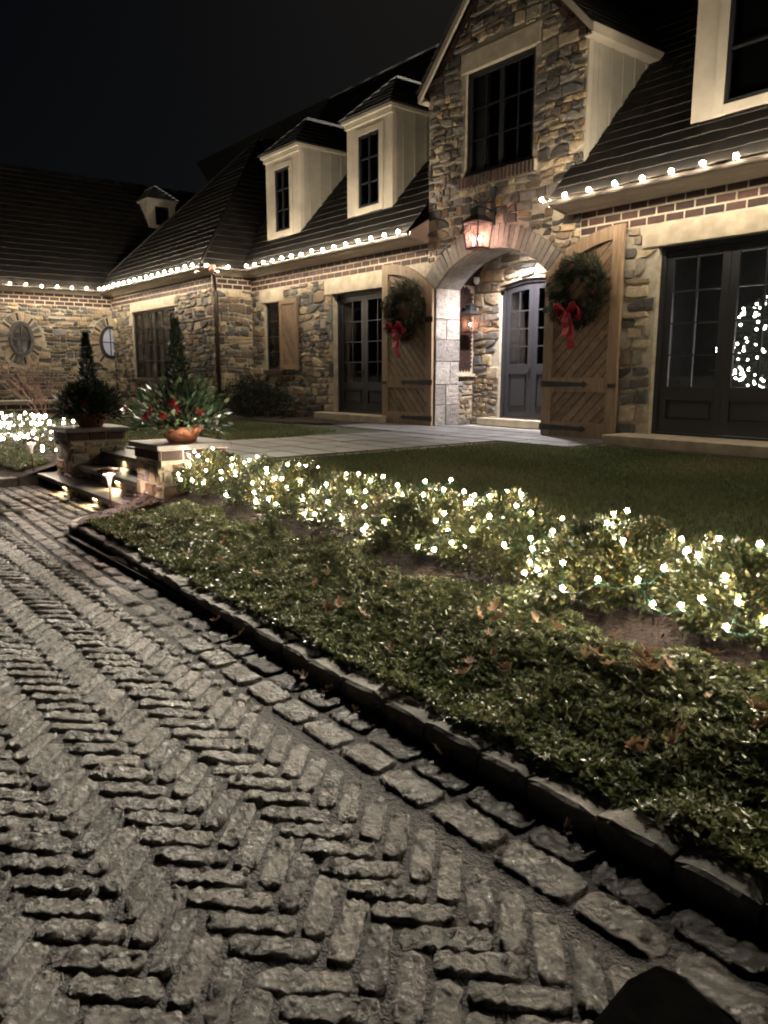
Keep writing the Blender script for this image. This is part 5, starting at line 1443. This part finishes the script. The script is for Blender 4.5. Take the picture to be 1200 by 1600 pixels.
def greens(c, r, h, n, label, cat, mat, size, red=0, asp=.4):
    root = thing('greenery_arrangement', c, label, cat)
    a = rng.uniform(0, 6.28, n); el = rng.uniform(-.15, 1.3, n); u = rng.uniform(.25, 1, n) ** .7
    P = np.stack([c[0] + np.cos(a) * np.cos(el) * r * u, c[1] + np.sin(a) * np.cos(el) * r * u, c[2] + np.maximum(np.sin(el) * h * u, -.10)], 1)
    D = np.stack([np.cos(a) * np.cos(el), np.sin(a) * np.cos(el), np.sin(el) + .15], 1) + rng.normal(0, .35, (n, 3))
    L = rng.uniform(.6, 1.4, n) * size
    link('foliage', leaf_cloud('foliage', P, D, L, L * asp, rng.uniform(0, 1, n), .15), mat, root)
    s_ = MB()
    for k in range(16):
        b = random.uniform(0, 6.28); e = random.uniform(.2, 1.2); s_.tube([c, (c[0] + math.cos(b) * math.cos(e) * r * .8, c[1] + math.sin(b) * math.cos(e) * r * .8, c[2] + math.sin(e) * h * .8)], .006, 4, .002)
    s_.build('stems', 'bark', root)
    for k in range(red):
        # star-shaped red flower
        b = -1.0 + random.uniform(-1.2, 1.2) + math.pi * 0; e = random.uniform(.25, 1.0)
        fc = np.array([c[0] + math.cos(b) * math.cos(e) * r * .85, c[1] + math.sin(b) * math.cos(e) * r * .85, c[2] + math.sin(e) * h * .75])
        m7 = 8; aa = np.arange(m7) * 2 * math.pi / m7; t1 = np.array([-math.sin(b), math.cos(b), 0]); t2 = np.array([-math.cos(b) * .5, -math.sin(b) * .5, .85]); nrm = np.array([math.cos(b), math.sin(b), .4])
        D = np.cos(aa)[:, None] * t1 + np.sin(aa)[:, None] * t2 + nrm * .35
        link('red_flower', leaf_cloud('red_flower', np.repeat(fc[None], m7, 0), D, np.full(m7, .065), np.full(m7, .035), rng.uniform(0, 1, m7), .1), 'redpetal', root)
pr_, pl_ = (-7.68, 3.36, .80), (-10.68, 3.38, .80)
pot(pr_, .23, .16, 'shallow terracotta pot on the right stone pillar'); pot(pl_, .24, .17, 'shallow terracotta pot on the left stone pillar')
spire((pr_[0] - .08, pr_[1] + .02, .94), .16, 1.10, 4200, 'slim dark conifer rising from the right pillar pot')
spire((pl_[0], pl_[1], .94), .17, 1.08, 4200, 'slim dark conifer rising from the left pillar pot')
greens((pr_[0], pr_[1], .95), .52, .50, 420, 'magnolia and evergreen arrangement with red poinsettias in the right pillar pot', 'plant', 'magnolia', .11, red=7, asp=.42)
greens((pr_[0], pr_[1], .95), .50, .45, 1500, 'feathery dark pine sprays filling the right pillar pot', 'plant', 'conifer', .09, asp=.14)
greens((pl_[0], pl_[1], .95), .44, .42, 4200, 'bushy dark evergreen filling the left pillar pot', 'plant', 'conifer', .10, red=2, asp=.16)

# bare twiggy shrubs at the left
def twigs(c, h, spread, n, label, seed, r0=.012):
    r_ = random.Random(seed); root = thing('bare_shrub', c, label, 'shrub')
    t = MB()
    def grow(p, d, L, rad, lev):
        e = p + d * L; t.tube([p, p.lerp(e, .5) + Vector((r_.uniform(-1, 1), r_.uniform(-1, 1), 0)) * L * .06, e], rad, 4, rad * .6)
        if lev == 0: return
        for _ in range(3):
            nd = (d + Vector((r_.uniform(-1, 1), r_.uniform(-1, 1), r_.uniform(-.3, .7))) * .6).normalized(); grow(e if r_.random() < .7 else p.lerp(e, .6), nd, L * r_.uniform(.6, .8), rad * .6, lev - 1)
    for k in range(n):
        a = r_.uniform(0, 6.28); grow(Vector(c), Vector((math.cos(a) * spread, math.sin(a) * spread, 1)).normalized(), h * .38, r0, 3)
    t.build('branches', 'twig', root)
twigs((-13.2, 4.15, .42), .75, .9, 9, 'low bare reddish shrub between the lit shrubs and the left pillar', 11, .006)
twigs((-15.2, 3.95, .45), 1.55, .55, 5, 'bare pinkish branching tree at the left edge of the photo', 12, .014)
# low garden wall at the left
lw = thing('garden_wall', (-18.0, 2.5, PZ), 'low garden wall with brick course and stone cap at far left', 'wall')
MB().box((-18.3, -2.0, .2), (-18.0, 5.15, .86)).build('wall_body', 'mortar', lw)
LBK = Pieces('brick', 'small_bricks', 'brick', lw, 120); bricks(Frame((-18.0, 0, 0), (0, 1, 0), (1, 0, 0)), lw, -2.0, 5.15, .62, 2, .115, .29, .015, pieces=LBK); LBK.flush()
MB().box((-18.36, -2.06, .86), (-17.94, 5.2, .93)).build('cap', 'limestone', lw, bevel=.01)

# ------------------------------------------------------------------ wreaths
def wreath(cx, cz, r, label):
    y = YF - .12
    root = thing('wreath', (cx, y, cz - r), label, 'wreath', 'evergreen wreaths on the oak shutters')
    n = 5200; a = rng.uniform(0, 6.28, n); b = rng.uniform(0, 6.28, n); rt = .155 * np.sqrt(rng.uniform(.1, 1, n)) * (1 + .25 * np.sin(a * 7 + 1))
    rad = r * .70 + rt * np.cos(b); P = np.stack([cx + np.cos(a) * rad, y - .02 - np.abs(rt * np.sin(b)) * .9, cz + np.sin(a) * rad], 1)
    D = np.stack([-np.sin(a) * .8 + np.cos(a) * np.cos(b) * .9, -np.abs(np.sin(b)) * .9, np.cos(a) * .8 + np.sin(a) * np.cos(b) * .9], 1) + rng.normal(0, .35, (n, 3))
    D[:, 1] = np.minimum(D[:, 1], .05)
    link('foliage', leaf_cloud('foliage', P, D, rng.uniform(.06, .14, n), rng.uniform(.010, .022, n), rng.uniform(0, 1, n), .1), 'wreath', root)
    MB().tube([(cx + math.cos(k / 24 * 6.283) * r * .7, y, cz + math.sin(k / 24 * 6.283) * r * .7) for k in range(24)], .035, 6, closed=True).build('ring', 'bark', root)
    bz = cz - r * .62; bx = cx - .05; yb = y - .20
    bw = MB()
    def ribbon(pts, wv, th=.006):
        pts = [Vector(p) for p in pts]; wv = Vector(wv)
        for p, q_ in zip(pts, pts[1:]):
            n_ = (q_ - p).cross(wv).normalized() * th
            v = [p - wv, p + wv, q_ + wv, q_ - wv]; bw.add([u - n_ for u in v] + [u + n_ for u in v], [(3, 2, 1, 0), (4, 5, 6, 7), (0, 1, 5, 4), (1, 2, 6, 5), (2, 3, 7, 6), (3, 0, 4, 7)])
    for sg in (-1, 1):
        lp = [(bx + sg * (.02 + .20 * math.sin(t * math.pi)), yb - .05 * math.sin(t * 2 * math.pi), bz + .03 + .10 * math.sin(t * 2 * math.pi)) for t in [k / 10 for k in range(11)]]
        ribbon(lp, (0, -.06, .045))
        tl = [(bx + sg * (.015 + .05 * t) + .05 * t, yb - .02 - .02 * math.sin(t * 9 + sg), bz - (.42 + .10 * sg) * t) for t in [k / 8 for k in range(9)]]
        ribbon(tl, (.075, -.012, .012))
    bw.lathe([(.01, -.05), (.045, -.03), (.05, 0), (.045, .03), (.01, .05)], (bx, yb - .02, bz), 10)
    setp(bw.build('bow', 'ribbon', root), label='red velvet bow with hanging tails')
    for k in range(8):
        a = random.uniform(-.6, 3.8); p = (cx + math.cos(a) * r * .7, y - .17, cz + math.sin(a) * r * .7)
        for _ in range(3): MB().lathe([(.002, -.014), (.013, -.006), (.013, .006), (.002, .014)], (p[0] + random.uniform(-.03, .03), p[1] + random.uniform(-.01, .01), p[2] + random.uniform(-.03, .03)), 6).build('berry', 'ribbon', root)
wreath(-11.93, 2.70, .60, 'evergreen wreath with red bow on the left oak shutter')
wreath(-7.75, 2.74, .55, 'evergreen wreath with red bow on the right oak shutter')

# lit Christmas tree inside the right door
ct = thing('christmas_tree', (-5.45, 11.75, .64), 'white-lit Christmas tree inside the right glass door', 'tree')
n = 6000; t = rng.uniform(0, 1, n); a = rng.uniform(0, 6.28, n); rr = .72 * np.sqrt(np.maximum(.02, 1 - (2 * t - 1) ** 2)) * rng.uniform(.3, 1, n)
link('crown', leaf_cloud('crown', np.stack([-5.45 + np.cos(a) * rr, 11.75 + np.sin(a) * rr, 1.2 + t * 1.45], 1), np.stack([np.cos(a), np.sin(a), np.zeros(n)], 1) + rng.normal(0, .3, (n, 3)), rng.uniform(.05, .12, n), rng.uniform(.01, .02, n), rng.uniform(0, 1, n), .1), 'conifer', ct)
MB().tube([(-5.45, 11.75, .64), (-5.45, 11.75, 2.5)], .04, 8, .01).build('trunk', 'bark', ct)
TB = ico(.020, 1); TB.materials.append(M['treebulb'])
for k in range(190):
    t = random.random(); a = random.uniform(0, 6.28); rr = .72 * math.sqrt(max(.02, 1 - (2 * t - 1) ** 2)) * random.uniform(1.10, 1.20)
    link('bulb', TB, None, ct, (-5.45 + math.cos(a) * rr, 11.75 + math.sin(a) * rr, 1.25 + t * 1.4))

# fallen oak leaves
def oak_mesh(seed):
    r_ = random.Random(seed); pts = []
    for k in range(22):
        a = k / 22 * 6.283; lob = .78 + .22 * math.cos(a * 7)
        pts.append((math.cos(a) * .055 * lob, math.sin(a) * .026 * lob))
    cur = r_.uniform(12, 34); v = [(0, 0, 0)] + [(x, y, cur * (y * y * 1.6 + .45 * x * x) + r_.uniform(0, .006)) for x, y in pts]
    f = [(0, 1 + k, 1 + (k + 1) % 22) for k in range(22)]
    return fast_mesh('fallen_leaf', v, f, np.full(22, r_.random()), True)
OM = [oak_mesh(k) for k in range(6)]
for m0 in OM: m0.materials.append(M['oak'])
def drop(x, y, z):
    o = bpy.data.objects.new('fallen_leaf', random.choice(OM)); COL.objects.link(o); o.location = (x, y, z)
    o.rotation_euler = (random.uniform(-.7, .7), random.uniform(-.6, .6), random.uniform(0, 6.28)); s = random.uniform(.6, 1.15); o.scale = (s, s, s)
    setp(o, 'curled dry brown oak leaf fallen on the green bank', 'leaf', 'fallen oak leaves on the bank')
for k in range(80):
    if k < 46: x = -0.9 - abs(random.gauss(0, .9)); y = min(3.15, max(2.5, random.gauss(2.86, .14)))
    else: x = -1.2 - abs(random.gauss(0, 2.2)); y = random.uniform(2.2, 2.95)
    drop(x, y, ground_z(x, y) + (.10 if y < 2.85 else .03))
for k in range(9): x = random.uniform(-4.5, -.9); drop(x, curb_y(x) - .05 + random.uniform(-.04, .02), .03)

# near-black slab, added for an unidentified dark wedge at the bottom edge
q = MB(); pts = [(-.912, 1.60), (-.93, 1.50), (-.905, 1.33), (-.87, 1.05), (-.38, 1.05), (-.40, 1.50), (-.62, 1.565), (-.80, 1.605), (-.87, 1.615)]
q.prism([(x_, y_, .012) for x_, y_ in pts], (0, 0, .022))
setp(q.build('dark_wedge', 'mat', bevel=.01), 'flat near-black shape of unknown kind lying on the cobbles at the lower right edge', 'mat')
